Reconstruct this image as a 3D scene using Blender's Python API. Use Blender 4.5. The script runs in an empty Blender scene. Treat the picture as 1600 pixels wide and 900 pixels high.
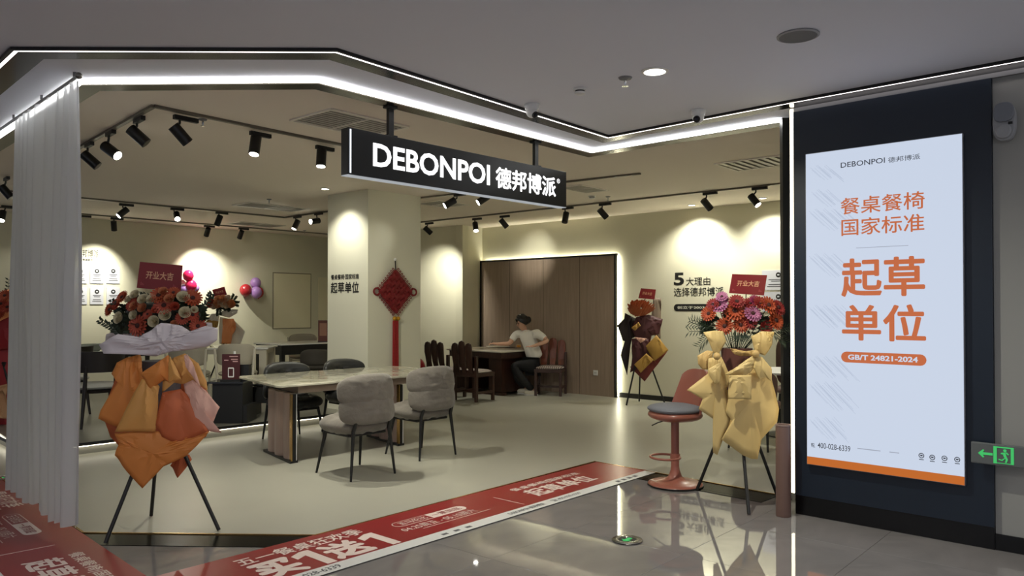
import bpy, bmesh, math, random
from mathutils import Vector, Matrix, noise
random.seed(7)
C = bpy.context.scene.collection
# ---------------------------------------------------------------- camera
F = 1202.0; TILT = math.radians(0.7); HOR = 480.0; CY = HOR - F*math.tan(TILT)
cd = bpy.data.cameras.new('camera'); cam = bpy.data.objects.new('camera', cd); C.objects.link(cam)
cd.sensor_width = 36.0; cd.lens = 36.0*F/1600.0; cd.shift_y = (CY-450)/1600.0
cam.location = (0, 0, 1.5); cam.rotation_euler = (math.pi/2+TILT, 0, 0)
bpy.context.scene.camera = cam
# ---------------------------------------------------------------- world, exposure
sc = bpy.context.scene
sc.view_settings.view_transform = 'Standard'; sc.view_settings.look = 'None'
sc.view_settings.exposure = 0.0; sc.view_settings.gamma = 1.0
sc.view_settings.use_curve_mapping = False
w = bpy.data.worlds.new('world'); sc.world = w; w.use_nodes = True
w.node_tree.nodes['Background'].inputs[0].default_value = (0.70, 0.74, 0.86, 1)
w.node_tree.nodes['Background'].inputs[1].default_value = 0.85

def ray(px, py):
    x = (px-800)/F; v = -(py-CY)/F
    y = math.cos(TILT)-v*math.sin(TILT); z = math.sin(TILT)+v*math.cos(TILT)
    return Vector((x/y, 1.0, z/y))
CAM = Vector((0, 0, 1.5))
def G(px, py, z=0.0):                      # pixel -> point on a level plane
    r = ray(px, py); return CAM + r*((z-1.5)/r.z)
def D(px, py, Y):                          # pixel -> point at depth Y
    return CAM + ray(px, py)*Y

# ---------------------------------------------------------------- mall downlights (lamps of the place)
def spot_lamp(name, loc, target, power, angle=60, blend=0.6, col=(1, 0.97, 0.83), size=0.022, parent=None):
    l = bpy.data.lights.new(name, 'SPOT'); l.energy = power; l.spot_size = math.radians(angle)
    l.energy *= 3.0; l.spot_blend = blend; l.color = col; l.shadow_soft_size = size
    o = bpy.data.objects.new(name, l); C.objects.link(o)
    loc = Vector(loc); d = (Vector(target)-loc).normalized()
    o.rotation_euler = d.to_track_quat('-Z', 'Y').to_euler()
    if parent is not None:
        o.location = loc-parent.location; o.parent = parent
    else: o.location = loc
    return o

# ---------------------------------------------------------------- materials
def lin(c):
    return tuple(((x/255)/12.92 if x/255 <= 0.04045 else (((x/255)+0.055)/1.055)**2.4) for x in c)
MATS = {}
def mat(name, rgb, rough=0.6, metal=0.0, emit=0.0, spec=0.5, var=0.0, vscale=8.0, bump=0.0, bscale=60.0, coat=0.0, lines=None, sheen=0.0):
    if name in MATS: return MATS[name]
    m = bpy.data.materials.new(name); m.use_nodes = True; nt = m.node_tree
    b = nt.nodes['Principled BSDF']; c = lin(rgb)
    b.inputs['Base Color'].default_value = (*c, 1); b.inputs['Roughness'].default_value = rough
    b.inputs['Metallic'].default_value = metal; b.inputs['Specular IOR Level'].default_value = spec
    if coat: b.inputs['Coat Weight'].default_value = coat; b.inputs['Coat Roughness'].default_value = 0.08
    if sheen: b.inputs['Sheen Weight'].default_value = sheen
    if emit:
        b.inputs['Emission Color'].default_value = (*c, 1); b.inputs['Emission Strength'].default_value = emit
        b.inputs['Base Color'].default_value = (0.02, 0.02, 0.02, 1); b.inputs['Specular IOR Level'].default_value = 0.1
    tc = nt.nodes.new('ShaderNodeTexCoord')
    if var:
        n = nt.nodes.new('ShaderNodeTexNoise'); n.inputs['Scale'].default_value = vscale; n.inputs['Detail'].default_value = 5
        r = nt.nodes.new('ShaderNodeValToRGB')
        r.color_ramp.elements[0].position = 0.3; r.color_ramp.elements[1].position = 0.7
        r.color_ramp.elements[0].color = (*[x*(1-var) for x in c], 1); r.color_ramp.elements[1].color = (*[min(1, x*(1+var)) for x in c], 1)
        if lines:
            mp = nt.nodes.new('ShaderNodeMapping'); mp.inputs['Scale'].default_value = lines
            nt.links.new(tc.outputs['Object'], mp.inputs[0]); nt.links.new(mp.outputs[0], n.inputs['Vector'])
        else: nt.links.new(tc.outputs['Object'], n.inputs['Vector'])
        nt.links.new(n.outputs[0], r.inputs[0]); nt.links.new(r.outputs[0], b.inputs['Base Color'])
    if bump:
        n2 = nt.nodes.new('ShaderNodeTexNoise'); n2.inputs['Scale'].default_value = bscale
        bp = nt.nodes.new('ShaderNodeBump'); bp.inputs['Strength'].default_value = bump; bp.inputs['Distance'].default_value = 0.01
        nt.links.new(tc.outputs['Object'], n2.inputs['Vector']); nt.links.new(n2.outputs[0], bp.inputs['Height'])
        nt.links.new(bp.outputs[0], b.inputs['Normal'])
    MATS[name] = m; return m
def marble(name, base, dark, scale=1.2, rough=0.05, wob=0.0, thr=0.6):
    m = bpy.data.materials.new(name); m.use_nodes = True; nt = m.node_tree; b = nt.nodes['Principled BSDF']
    tc = nt.nodes.new('ShaderNodeTexCoord')
    n = nt.nodes.new('ShaderNodeTexNoise'); n.inputs['Scale'].default_value = scale; n.inputs['Detail'].default_value = 8; n.inputs['Distortion'].default_value = 1.6
    r = nt.nodes.new('ShaderNodeValToRGB'); e = r.color_ramp.elements
    e[0].position = 0.38; e[0].color = (*lin(base), 1); e[1].position = thr; e[1].color = (*lin(dark), 1)
    x = e.new(thr+0.12); x.color = (*lin(base), 1)
    nt.links.new(tc.outputs['Object'], n.inputs['Vector']); nt.links.new(n.outputs[0], r.inputs[0]); nt.links.new(r.outputs[0], b.inputs['Base Color'])
    b.inputs['Roughness'].default_value = rough
    if wob:
        n2 = nt.nodes.new('ShaderNodeTexNoise'); n2.inputs['Scale'].default_value = 3.0
        bp = nt.nodes.new('ShaderNodeBump'); bp.inputs['Strength'].default_value = wob; bp.inputs['Distance'].default_value = 0.01
        nt.links.new(tc.outputs['Object'], n2.inputs['Vector']); nt.links.new(n2.outputs[0], bp.inputs['Height']); nt.links.new(bp.outputs[0], b.inputs['Normal'])
    MATS[name] = m; return m
BLACK = mat('black_metal', (18, 18, 18), 0.45)
WALL = mat('cream_paint', (214, 211, 188), 0.85, var=0.03, vscale=1.5)
CEIL = mat('mall_ceiling_paint', (222, 224, 234), 0.9)
SCEIL = mat('shop_ceiling_paint', (236, 226, 214), 0.9)
MIRR = mat('black_mirror_steel', (58, 54, 48), 0.22, metal=0.85)
LEDW = mat('led_white', (250, 250, 248), emit=13.0)
LEDL = mat('led_outer', (255, 246, 244), emit=3.2)
LEDV = mat('led_warm', (255, 240, 205), emit=5.0)
LEDF = mat('led_floor', (255, 247, 222), emit=4.5)
LAMP = mat('lamp_glow', (255, 251, 238), emit=14.0)
TILE = marble('mall_tile', (132, 128, 126), (121, 118, 116), 1.4, 0.03, 0.02)
TILE.node_tree.nodes['Principled BSDF'].inputs['IOR'].default_value = 1.8
SFLOOR = mat('shop_floor_cement', (160, 158, 145), 0.34, var=0.035, vscale=1.1, spec=0.45)
PFLOOR = mat('platform_tile', (120, 118, 108), 0.3, var=0.08, vscale=2.0)
GRAN = mat('black_granite', (14, 14, 13), 0.2, spec=0.06, var=0.2, vscale=90)
GOLD = mat('brass_trim', (200, 160, 95), 0.25, metal=1.0)
NAVY = mat('navy_panel', (22, 33, 47), 0.4, var=0.05, vscale=2)
GREYW = mat('grey_wall', (150, 150, 146), 0.8)
BROWN = mat('brown_panel', (156, 138, 122), 0.5, var=0.12, vscale=3, lines=(14, 14, 0.6))
RED = mat('banner_red', (138, 30, 32), 0.3, var=0.05, vscale=1.5)
BWHITE = mat('banner_white', (215, 215, 212), 0.35)
BPINK = mat('banner_print', (222, 205, 196), 0.4)
GREYTX = mat('grey_print', (85, 85, 88), 0.6)
CARDRED = mat('card_red', (128, 22, 26), 0.45)
CARDGOLD = mat('card_gold', (225, 170, 130), 0.5)
WHITE = mat('white_plastic', (225, 225, 222), 0.4)
GREYM = mat('grey_plastic', (125, 126, 128), 0.5)

# ---------------------------------------------------------------- mesh builder
class MB:
    def __init__(s): s.v = []; s.f = []
    def add(s, vs, fs):
        o = len(s.v); s.v += [Vector(v) for v in vs]; s.f += [tuple(i+o for i in f) for f in fs]; return s
    def box(s, c, d, M=None):
        x, y, z = d[0]/2, d[1]/2, d[2]/2; c = Vector(c)
        vs = [Vector(p) for p in ((-x,-y,-z),(x,-y,-z),(x,y,-z),(-x,y,-z),(-x,-y,z),(x,-y,z),(x,y,z),(-x,y,z))]
        if M is not None: vs = [M @ v for v in vs]
        return s.add([v+c for v in vs], [(0,3,2,1),(4,5,6,7),(0,1,5,4),(1,2,6,5),(2,3,7,6),(3,0,4,7)])
    def prism(s, pts, z0, z1):
        n = len(pts); a = sum(pts[i][0]*pts[(i+1)%n][1]-pts[(i+1)%n][0]*pts[i][1] for i in range(n))
        if a < 0: pts = pts[::-1]
        vs = [(p[0], p[1], z0) for p in pts]+[(p[0], p[1], z1) for p in pts]
        fs = [tuple(range(n))[::-1], tuple(range(n, 2*n))]+[(i, (i+1)%n, n+(i+1)%n, n+i) for i in range(n)]
        return s.add(vs, fs)
    def tube(s, path, r, n=10, caps=True):
        path = [Vector(p) for p in path]; m = len(path)
        rs = r if isinstance(r, (list, tuple)) else [r]*m
        vs = []; ref = None
        for i, p in enumerate(path):
            t = (path[min(i+1, m-1)]-path[max(i-1, 0)]).normalized()
            if ref is None: ref = Vector((0, 0, 1)) if abs(t.z) < 0.9 else Vector((1, 0, 0))
            u = t.cross(ref).normalized(); w_ = u.cross(t).normalized(); ref = w_
            for k in range(n):
                a = 2*math.pi*k/n; vs.append(p+(u*math.cos(a)+w_*math.sin(a))*rs[i])
        fs = [(i*n+k, i*n+(k+1)%n, (i+1)*n+(k+1)%n, (i+1)*n+k) for i in range(m-1) for k in range(n)]
        if caps: fs += [tuple(range(n)), tuple(range((m-1)*n, m*n))[::-1]]
        return s.add(vs, fs)
    def cyl(s, a, b, r, n=20): return s.tube([a, b], r, n)
    def lathe(s, prof, c=(0, 0, 0), n=28, M=None):
        ring = prof[0][0] > 0 and prof[-1][0] > 0 and len(prof) > 3
        vs = []; c = Vector(c)
        for r, z in prof:
            for k in range(n):
                a = 2*math.pi*k/n; v = Vector((r*math.cos(a), r*math.sin(a), z))
                vs.append((M @ v if M is not None else v)+c)
        m = len(prof)
        fs = [(i*n+k, i*n+(k+1)%n, (i+1)*n+(k+1)%n, (i+1)*n+k) for i in range(m-1) for k in range(n)]
        if ring: fs += [((m-1)*n+k, (m-1)*n+(k+1)%n, (k+1)%n, k) for k in range(n)]
        else: fs += [tuple(range(n))[::-1], tuple(range((m-1)*n, m*n))]
        return s.add(vs, fs)
    def ball(s, c, r, n=14, m=9, sc_=(1, 1, 1)):
        vs = []; c = Vector(c)
        for i in range(m+1):
            t = math.pi*i/m
            for k in range(n):
                a = 2*math.pi*k/n
                vs.append(c+Vector((r*math.sin(t)*math.cos(a)*sc_[0], r*math.sin(t)*math.sin(a)*sc_[1], -r*math.cos(t)*sc_[2])))
        return s.add(vs, [(i*n+k, i*n+(k+1)%n, (i+1)*n+(k+1)%n, (i+1)*n+k) for i in range(m) for k in range(n)])
    def xf(s, M): s.v = [M @ v for v in s.v]; return s

def obj(name, mb, m, parent=None, smooth=False, bevel=0.0, sub=0, world=False, solid=0.0, seg=2):
    me = bpy.data.meshes.new(name); off = parent_loc(parent) if world and parent is not None else Vector((0, 0, 0))
    me.from_pydata([v-off for v in mb.v], [], mb.f); me.materials.append(m)
    bm = bmesh.new(); bm.from_mesh(me); bmesh.ops.remove_doubles(bm, verts=bm.verts, dist=1e-5)
    bmesh.ops.recalc_face_normals(bm, faces=bm.faces)
    if bevel: bmesh.ops.bevel(bm, geom=[e for e in bm.edges if len(e.link_faces) == 2 and e.calc_face_angle(0) > 0.5], offset=bevel, segments=seg, affect='EDGES', profile=0.6)
    bm.to_mesh(me); bm.free()
    o = bpy.data.objects.new(name, me); C.objects.link(o)
    if parent is not None: o.parent = parent
    if smooth:
        me.shade_smooth()
        try: me.set_sharp_from_angle(angle=math.radians(45))
        except Exception: pass
    if solid:
        md = o.modifiers.new('solid', 'SOLIDIFY'); md.thickness = solid
    if sub:
        md = o.modifiers.new('sub', 'SUBSURF'); md.levels = sub; md.render_levels = sub
    return o
def parent_loc(p):
    l = Vector((0, 0, 0))
    while p is not None: l += p.location; p = p.parent
    return l
def tag(o, label, cat, group=None):
    o['label'] = label; o['category'] = cat
    if group: o['group'] = group
    return o
def thing(name, label, cat, loc=(0, 0, 0), rz=0.0, group=None):
    o = bpy.data.objects.new(name, None); C.objects.link(o); o.location = loc; o.rotation_euler = (0, 0, rz)
    o.empty_display_size = 0.1
    return tag(o, label, cat, group)
def struct(name, mb, m, parent=None, label=None, **k):
    o = obj(name, mb, m, parent, **k)
    if parent is None:
        o['kind'] = 'structure'
        if label: o['label'] = label
    return o
def copy_tree(o, parent=None):
    c = o.copy(); C.objects.link(c); c.parent = parent
    for ch in list(o.children): copy_tree(ch, c)
    return c

# ---------------------------------------------------------------- planes for wall / floor lettering
class Plane:
    def __init__(s, P, u, v=(0, 0, 1)):
        s.P = Vector(P); s.u = Vector(u).normalized(); s.v = Vector(v).normalized(); s.n = s.u.cross(s.v)
    def at(s, px, py):
        r = ray(px, py); t = (s.P-CAM).dot(s.n)/r.dot(s.n); h = CAM+r*t-s.P
        return h.dot(s.u), h.dot(s.v)
    def w(s, a, b, n=0.0): return s.P+s.u*a+s.v*b+s.n*n
    def quad(s, a0, b0, a1, b1, t, n0=0.0):          # solid slab lying on the plane
        mb = MB(); vs = [s.w(a, b, n) for n in (n0, n0+t) for a, b in ((a0, b0), (a1, b0), (a1, b1), (a0, b1))]
        return mb.add(vs, [(0,3,2,1),(4,5,6,7),(0,1,5,4),(1,2,6,5),(2,3,7,6),(3,0,4,7)])
    def poly(s, pts, t, n0=0.0):
        k = len(pts); vs = [s.w(a, b, n0) for a, b in pts]+[s.w(a, b, n0+t) for a, b in pts]
        return MB().add(vs, [tuple(range(k))[::-1], tuple(range(k, 2*k))]+[(i, (i+1)%k, k+(i+1)%k, k+i) for i in range(k)])
def pillpts(a0, b0, a1, b1, n=8):
    r = (b1-b0)/2; cy = (b0+b1)/2; pts = []
    for i in range(n+1):
        t = -math.pi/2+math.pi*i/n; pts.append((a1-r+r*math.cos(t), cy+r*math.sin(t)))
    for i in range(n+1):
        t = math.pi/2+math.pi*i/n; pts.append((a0+r+r*math.cos(t), cy+r*math.sin(t)))
    return pts
TXT = {}
def glyphs(s, bold):
    if (s, bold) in TXT: return TXT[(s, bold)]
    cu = bpy.data.curves.new('t', 'FONT'); cu.body = s; cu.size = 1; cu.offset = bold; cu.resolution_u = 3; cu.space_character = 1.0
    o = bpy.data.objects.new('t', cu); C.objects.link(o); dg = bpy.context.evaluated_depsgraph_get()
    me = bpy.data.meshes.new_from_object(o.evaluated_get(dg))
    vs = [(v.co.x, v.co.y) for v in me.vertices]; fs = [tuple(p.vertices) for p in me.polygons]
    bpy.data.objects.remove(o); bpy.data.curves.remove(cu); bpy.data.meshes.remove(me)
    TXT[(s, bold)] = (vs, fs); return vs, fs
def lettering(s, pl, box, m, parent, bold=0.0, lift=0.002, name='lettering'):
    """box = (a0,b0,a1,b1) on the plane"""
    cjk = any(ord(c) > 0x2E80 for c in s)
    vs, fs = glyphs(s, 0.0 if cjk else bold); a0, b0, a1, b1 = box
    if cjk and bold:                      # heavier weight: the strokes are laid down again, slightly shifted
        V0, F0 = vs, fs; vs = []; fs = []; lay = []
        for k in range(8):
            o_ = len(vs); dx_, dy_ = bold*0.75*math.cos(k*math.pi/4), bold*0.75*math.sin(k*math.pi/4)
            vs += [(x+dx_, y+dy_, k) for x, y in V0]; fs += [tuple(i+o_ for i in f) for f in F0]
    else: vs = [(x, y, 0) for x, y in vs]
    x0 = min(v[0] for v in vs); x1 = max(v[0] for v in vs); y0 = min(v[1] for v in vs); y1 = max(v[1] for v in vs)
    mb = MB(); mb.add([pl.w(a0+(x-x0)/(x1-x0)*(a1-a0), b0+(y-y0)/max(y1-y0, 1e-4)*(b1-b0), lift+k*4e-5) for x, y, k in vs], fs)
    me = bpy.data.meshes.new(name); off = parent_loc(parent) if parent is not None else Vector((0, 0, 0))
    me.from_pydata([v-off for v in mb.v], [], mb.f); me.materials.append(m)
    o = bpy.data.objects.new(name, me); C.objects.link(o); o.parent = parent
    return o
def pbox(pl, p, q):
    a, b = pl.at(*p), pl.at(*q); return (min(a[0], b[0]), min(a[1], b[1]), max(a[0], b[0]), max(a[1], b[1]))

# ================================================================ PLAN
A = Vector((.755, -.656, 0)).normalized(); B = Vector((.656, .755, 0)).normalized()
def V2(x, y, z=0): return Vector((x, y, z))
CL = V2(-2.84, 5.12); CR = V2(-1.29, 5.06); K = V2(0.80, 7.47); A1 = V2(2.13, 6.14)
FARL = V2(-8.97, 11.25)
PW = V2(1.78, 12.8); WR = PW+A*4.35; CORN = PW-A*3.12; RET = V2(-0.92, 14.30)
BWQ = V2(-6.5, 14.1); WBL = RET-A*4.08
RIGHTC = WR
shop = [CL, CR, K, A1, RIGHTC, CORN, RET, WBL, BWQ, FARL]
# ---- mall floor: bedding slab with real tiles on it
fl = struct('floor', MB().prism([(-14, -9), (14, -9), (14, 12), (-14, 12)], -0.06, -0.012), mat('tile_grout', (105, 101, 97), 0.35), label='polished grey marble tile floor of the mall corridor')
def inside(p, poly):
    c = False; n = len(poly)
    for i in range(n):
        a, b = poly[i], poly[(i+1) % n]
        if (a[1] > p[1]) != (b[1] > p[1]) and p[0] < (b[0]-a[0])*(p[1]-a[1])/(b[1]-a[1])+a[0]: c = not c
    return c
T0 = G(1081, 859); O2 = G(812, 807); TS = 0.82
oa = T0.dot(A); ob = O2.dot(B)
tm = None
MA = Matrix.Rotation(math.atan2(A.y, A.x), 4, 'Z')
for i in range(-14, 10):
    for j in range(-11, 8):
        a = oa+(i+0.5)*TS; b = ob+(j+0.5)*TS; p = A*a+B*b
        if not (-6.5 < p.x < 5.5 and -1.5 < p.y < 8.6): continue
        crn = [A*(a+x*TS/2)+B*(b+y*TS/2) for x in (-1, 1) for y in (-1, 1)]
        if all(inside((q.x, q.y), shop) for q in crn): continue
        if tm is None:
            t_ = obj('tile', MB().box((0, 0, -0.006), (TS-0.0018, TS-0.0018, 0.012)), TILE, fl, bevel=0.001, seg=1); tm = t_.data
        else:
            t_ = bpy.data.objects.new('tile', tm); C.objects.link(t_); t_.parent = fl
        t_.location = p; t_.rotation_euler = (0, 0, math.atan2(A.y, A.x)); t_.location.z = 0
# ---- shop floor, threshold, brass edge
sf = struct('floor', MB().prism([(p.x, p.y) for p in shop], -0.01, 0.006), SFLOOR, label='satin light grey cement floor inside the shop')
def offs(poly, d):                                  # open polyline offset to its right side
    out = []; n = len(poly)
    for i in range(n):
        ns = []
        if i > 0: t = (poly[i]-poly[i-1]).normalized(); ns.append(Vector((t.y, -t.x, 0)))
        if i < n-1: t = (poly[i+1]-poly[i]).normalized(); ns.append(Vector((t.y, -t.x, 0)))
        if len(ns) == 2:
            m_ = (ns[0]+ns[1]).normalized(); out.append(poly[i]+m_*(d/max(0.3, m_.dot(ns[0]))))
        else: out.append(poly[i]+ns[0]*d)
    return out
def band(poly, d0, d1, z0, z1):
    a = offs(poly, d0); b = offs(poly, d1); mb = MB()
    for i in range(len(poly)-1):
        q = [a[i], a[i+1], b[i+1], b[i]]; mb.prism([(p.x, p.y) for p in q], z0, z1)
    return mb
edge = [FARL, CL, CR, K, A1+A*0.0]
struct('trim_1', band(edge, 0.012, 0.25, -0.01, 0.004), GRAN, label='black granite threshold strip around the shop floor')
struct('trim_2', band(edge, -0.004, 0.011, -0.01, 0.010), GOLD, label='thin brass edging between shop floor and threshold')
# ---- raised platform
P1 = V2(-4.68, 7.43); P2 = V2(-2.12, 10.13); pdir = (P2-P1).normalized()
PFAR = V2(-8.5, 11.25)
plat = [P1, P2, V2(-1.95, 11.3), V2(-1.9, 15.05), WBL, BWQ, V2(-8.6, 11.66)]
struct('platform', MB().prism([(p.x, p.y) for p in plat], 0.105, 0.125), PFLOOR, label='raised tiled platform along the left of the shop')
inn = [p for p in plat]
rz_ = offs([PFAR, P1, P2], -0.06)
struct('platform_riser', MB().prism([(p.x, p.y) for p in [rz_[1], rz_[2]]+plat[2:6]+[rz_[0]]], 0.0, 0.104), mat('riser_grey', (135, 133, 124), 0.4), label='recessed grey riser of the raised platform')
struct('trim_3', band([PFAR, P1, P2], -0.002, 0.006, 0.098, 0.13), BLACK, label='dark nosing of the raised platform')
tag(obj('light_strip', band([PFAR, P1, P2], -0.05, -0.03, 0.085, 0.1045), LEDF), 'white light strip glowing under the edge of the raised platform', 'light')
# ---- walls
HS = 3.03
def wall(name, p, q, t, m, z1=HS, z0=-0.01, label=None):
    d = (q-p).normalized(); n = Vector((-d.y, d.x, 0))
    return struct(name, MB().prism([(x.x, x.y) for x in (p, q, q+n*t, p+n*t)], z0, z1), m, label=label)
# for each wall the second side (left of p->q) is outside
wall('wall_right', A1+B*0.36+A*0.10, WR+A*0.0, -0.15, WALL, label='plain cream side wall behind the navy panel') 
wall('wall_back', WR, CORN, -0.15, WALL, label='cream back wall with the reasons lettering and brown panel')
wall('wall_back', CORN, RET, -0.15, WALL, label='short cream return wall left of the brown panel')
wall('wall_back', RET, WBL, -0.15, WALL, label='brightly lit cream wall between column and brown panel')
wall('wall_left', WBL, BWQ, -0.15, WALL, label='cream wall with balloons and a flush access door')
wall('wall_left', BWQ, FARL, -0.15, WALL, label='cream wall with six white placards')
# column
c0 = V2(-1.86, 9.93); c1 = c0-A*0.87; c2 = c0+B*0.91; c3 = c1+B*0.91
struct('column', MB().prism([(p.x, p.y) for p in (c0, c2, c3, c1)], 0.0, HS+0.01), mat('column_paint', (218, 216, 196), 0.8), label='square cream column with black lettering and red knot')
# baseboards
bbm = mat('baseboard_black', (28, 27, 25), 0.4)
struct('baseboard_back', MB().prism([(p.x, p.y) for p in (PW-B*0.0, WR-B*0.0, WR-B*0.012, PW-B*0.012)], 0.006, 0.085), bbm)
# ---- ceilings
struct('trim_1', band([K, A1], 0.25, 0.31, -0.01, 0.0035), GRAN, label='wider black granite strip by the bar stool')
iedge = [V2(-8.97, 11.19), V2(-2.85, 5.07), V2(-1.27, 5.03), V2(0.76, 7.32), V2(2.14, 6.10)]
mall_c = [(p.x, p.y) for p in iedge]+[(5.3, 9.7), (14, 12), (14, -9), (-14, -9), (-14, 11.3)]
struct('ceiling', MB().prism(mall_c, 3.0, 3.06), CEIL, label='smooth light grey ceiling of the mall corridor')
struct('ceiling', MB().prism([(p.x, p.y) for p in shop], HS, HS+0.05), SCEIL, label='smooth warm ceiling inside the shop')
struct('trim_4', band(iedge, -0.13, 0.0, 2.966, HS-0.001), MIRR, label='dark metal trim along the shop ceiling edge')
tag(obj('light_strip', band(iedge, 0.001, 0.022, 2.974, 2.999), LEDW), 'bright white light strip tracing the shop ceiling edge', 'light')
oedge = [V2(-8.9, 10.46), V2(-2.88, 4.43), V2(-1.02, 4.45), V2(0.84, 6.71), V2(2.03, 5.555)]
UW = Vector((.738, -.675, 0)).normalized(); OE = oedge[-1]+UW*3.6
oedge2 = oedge+[OE]
struct('trim_5', band(oedge, -0.17, -0.024, 2.990, 2.9995), MIRR, label='dark metal strip beside the outer ceiling light line')
struct('trim_6', band(oedge2, 0.0, 0.02, 2.982, 2.9995), BLACK, label='thin black edge outside the outer light line')
tag(obj('light_strip', band(oedge2, -0.022, -0.001, 2.984, 2.9995), LEDL), 'thin white light line outermost on the mall ceiling', 'light')
# ---- navy panel wall at the right
BP = V2(2.055, 5.605); NW = UW.cross(Vector((0, 0, 1)))
wr = Plane(BP, UW); L = 4.6
u_end = wr.at(1551, 480)[0]
struct('wall_front', wr.quad(0.0, 0.14, u_end, 2.925, 0.30, -0.30), NAVY, label='dark navy wall panel carrying the lit poster box')
struct('wall_front', wr.quad(u_end+0.002, 0.0, L, 2.925, 0.27, -0.30), GREYW, label='plain grey corridor wall at the right edge')
struct('trim_7', wr.quad(0.0, 2.955, L, 2.999, 0.29, -0.30), mat('post_black', (24, 26, 28), 0.35), label='dark metal cornice above the navy panel')
struct('trim_8', wr.quad(0.0, 2.925, L, 2.954, 0.295, -0.30), GREYM, label='thin grey cornice line above the navy panel')
struct('baseboard_front', wr.quad(-0.0, 0.0, u_end, 0.139, 0.29, -0.30), mat('plinth_black', (9, 10, 12), 0.25), label='black plinth below the navy panel')
struct('baseboard_front', wr.quad(u_end+0.002, 0.0, L, 0.10, 0.012, -0.03), mat('plinth_black', (9, 10, 12), 0.25), label='black baseboard of the grey corridor wall')
tag(obj('light_strip', wr.quad(-0.026, 0.15, -0.002, 2.95, 0.03, -0.03), LEDV), 'vertical warm white light strip at left edge of navy panel', 'light')
tag(obj('light_strip', wr.quad(-0.026, 2.97, -0.002, 2.995, 0.03, -0.03), LEDV), 'short white light link joining the vertical strip to the ceiling line', 'light')
struct('door_frame_post', MB().box((2.132, 6.0, 1.49), (0.055, 0.06, 2.97)), mat('post_black', (24, 26, 28), 0.35), label='black frame post at right end of the shopfront')
struct('wall_corridor', MB().box((-12.6, 3.0, 1.5), (.2, 16, 3.02)), mat('corridor_paint', (190, 190, 188), .8), label='plain pale corridor wall far beyond the left edge')
# back panel
wa = Plane(PW, A); wb = Plane(BWQ, B); bwl = Plane(FARL, (BWQ-FARL)); cfl = Plane(c1, A); cfr = Plane(c0, B)
pl0 = -3.09
t = thing('wall_panel', 'large brown back-lit feature panel with black frame', 'wall panel', wa.w(-1.5, 0.006, 0.03))
obj('panel_board', wa.quad(pl0+0.03, 0.0065, -0.035, 2.36, 0.03, 0.05), BROWN, t, world=True)
fr = wa.quad(pl0, 0.0065, pl0+0.03, 2.39, 0.055, 0.04); 
for q in ((-0.035, 0.0065, 0.0, 2.39), (pl0+0.03, 2.36, -0.035, 2.39)):
    m_ = wa.quad(*q, 0.055, 0.04); fr.add(m_.v, m_.f)
obj('frame', fr, BLACK, t, world=True)
lg = wa.quad(pl0+0.05, 2.33, -0.02, 2.355, 0.03, 0.005); m_ = wa.quad(-0.03, 0.02, -0.008, 2.33, 0.03, 0.005); lg.add(m_.v, m_.f)
obj('backlight', lg, mat('led_panel', (255, 250, 222), emit=34.0), t, world=True)
for p, q in ((-2.35, -2.35), (-1.55, -1.55), (-0.75, -0.75)):
    obj('panel_joint', wa.quad(p, 0.01, p+0.006, 2.36, 0.0015, 0.08), mat('joint_dark', (52, 46, 40), 0.7), t, world=True)
# outlet
o_ = wa.at(935, 582)
t = thing('wall_socket', 'white wall socket low on the brown feature panel', 'socket', wa.w(o_[0], o_[1], 0.082))
obj('plate', wa.quad(o_[0]-.043, o_[1]-.043, o_[0]+.043, o_[1]+.043, 0.01, 0.081), WHITE, t, world=True, bevel=0.003)
for q in (-0.012, 0.012): obj('slot', wa.quad(o_[0]+q-.003, o_[1]-.012, o_[0]+q+.003, o_[1]+.012, 0.002, 0.0905), BLACK, t, world=True)
# flush door on left wall
b_ = pbox(wb, (427, 513), (485, 429))
d_ = struct('door_1', wb.quad(b_[0], b_[1], b_[2], b_[3], 0.012, 0.0), mat('door_paint', (226, 220, 190), 0.8), label='flush cream access door in the left wall')
struct('door_frame', wb.quad(b_[0]-0.02, b_[1]-0.02, b_[2]+0.02, b_[3]+0.02, 0.004, 0.0), mat('seam', (130, 125, 105), 0.8), parent=d_)
b_ = pbox(wb, (497, 500), (520, 434))
struct('door_2', wb.quad(b_[0], b_[1], b_[2], b_[3], 0.012, 0.0), mat('door_paint', (226, 220, 190), 0.8), label='second flush access door partly behind the column')

# ================================================================ LIGHTBOX
INK = mat('ink_black', (22, 22, 20), 0.6)
lbw = Plane(wr.w(0, 0, 0.004), UW)
q0 = lbw.at(1261, 241); q1 = lbw.at(1507, 757); bx = (q0[0], q1[1]+0.0, lbw.at(1506, 210)[0], q0[1])
bz0 = (lbw.at(1264, 725)[1]+lbw.at(1508, 757)[1])/2; bz1 = (lbw.at(1261, 241)[1]+lbw.at(1505, 210)[1])/2
t = thing('lightbox', 'tall back-lit white poster box with orange lettering', 'poster', wr.w((bx[0]+bx[2])/2, bz0, 0.02))
FABW = mat('poster_white', (208, 219, 238), emit=0.92); OR = mat('poster_orange', (196, 104, 62), emit=0.95); DKT = mat('poster_grey', (70, 74, 84), emit=0.7)
obj('frame', lbw.quad(bx[0], bz0, bx[2], bz1, 0.03, 0.0), mat('alu', (150, 152, 158), 0.4, metal=0.6), t, world=True)
zb = (lbw.at(1264, 713)[1]+lbw.at(1508, 742)[1])/2
lp = Plane(lbw.w(0, 0, 0.030), UW)
obj('poster_face', lp.quad(bx[0]+.004, zb, bx[2]-.004, bz1-.004, 0.003), FABW, t, world=True)
obj('orange_band', lp.quad(bx[0]+.004, bz0+.004, bx[2]-.004, zb, 0.004), mat('band_orange', (205, 110, 40), emit=0.85), t, world=True)
def lt(s, p, q, m=OR, bold=0.012): return lettering(s, lp, pbox(lp, p, q), m, t, bold, 0.005)
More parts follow.
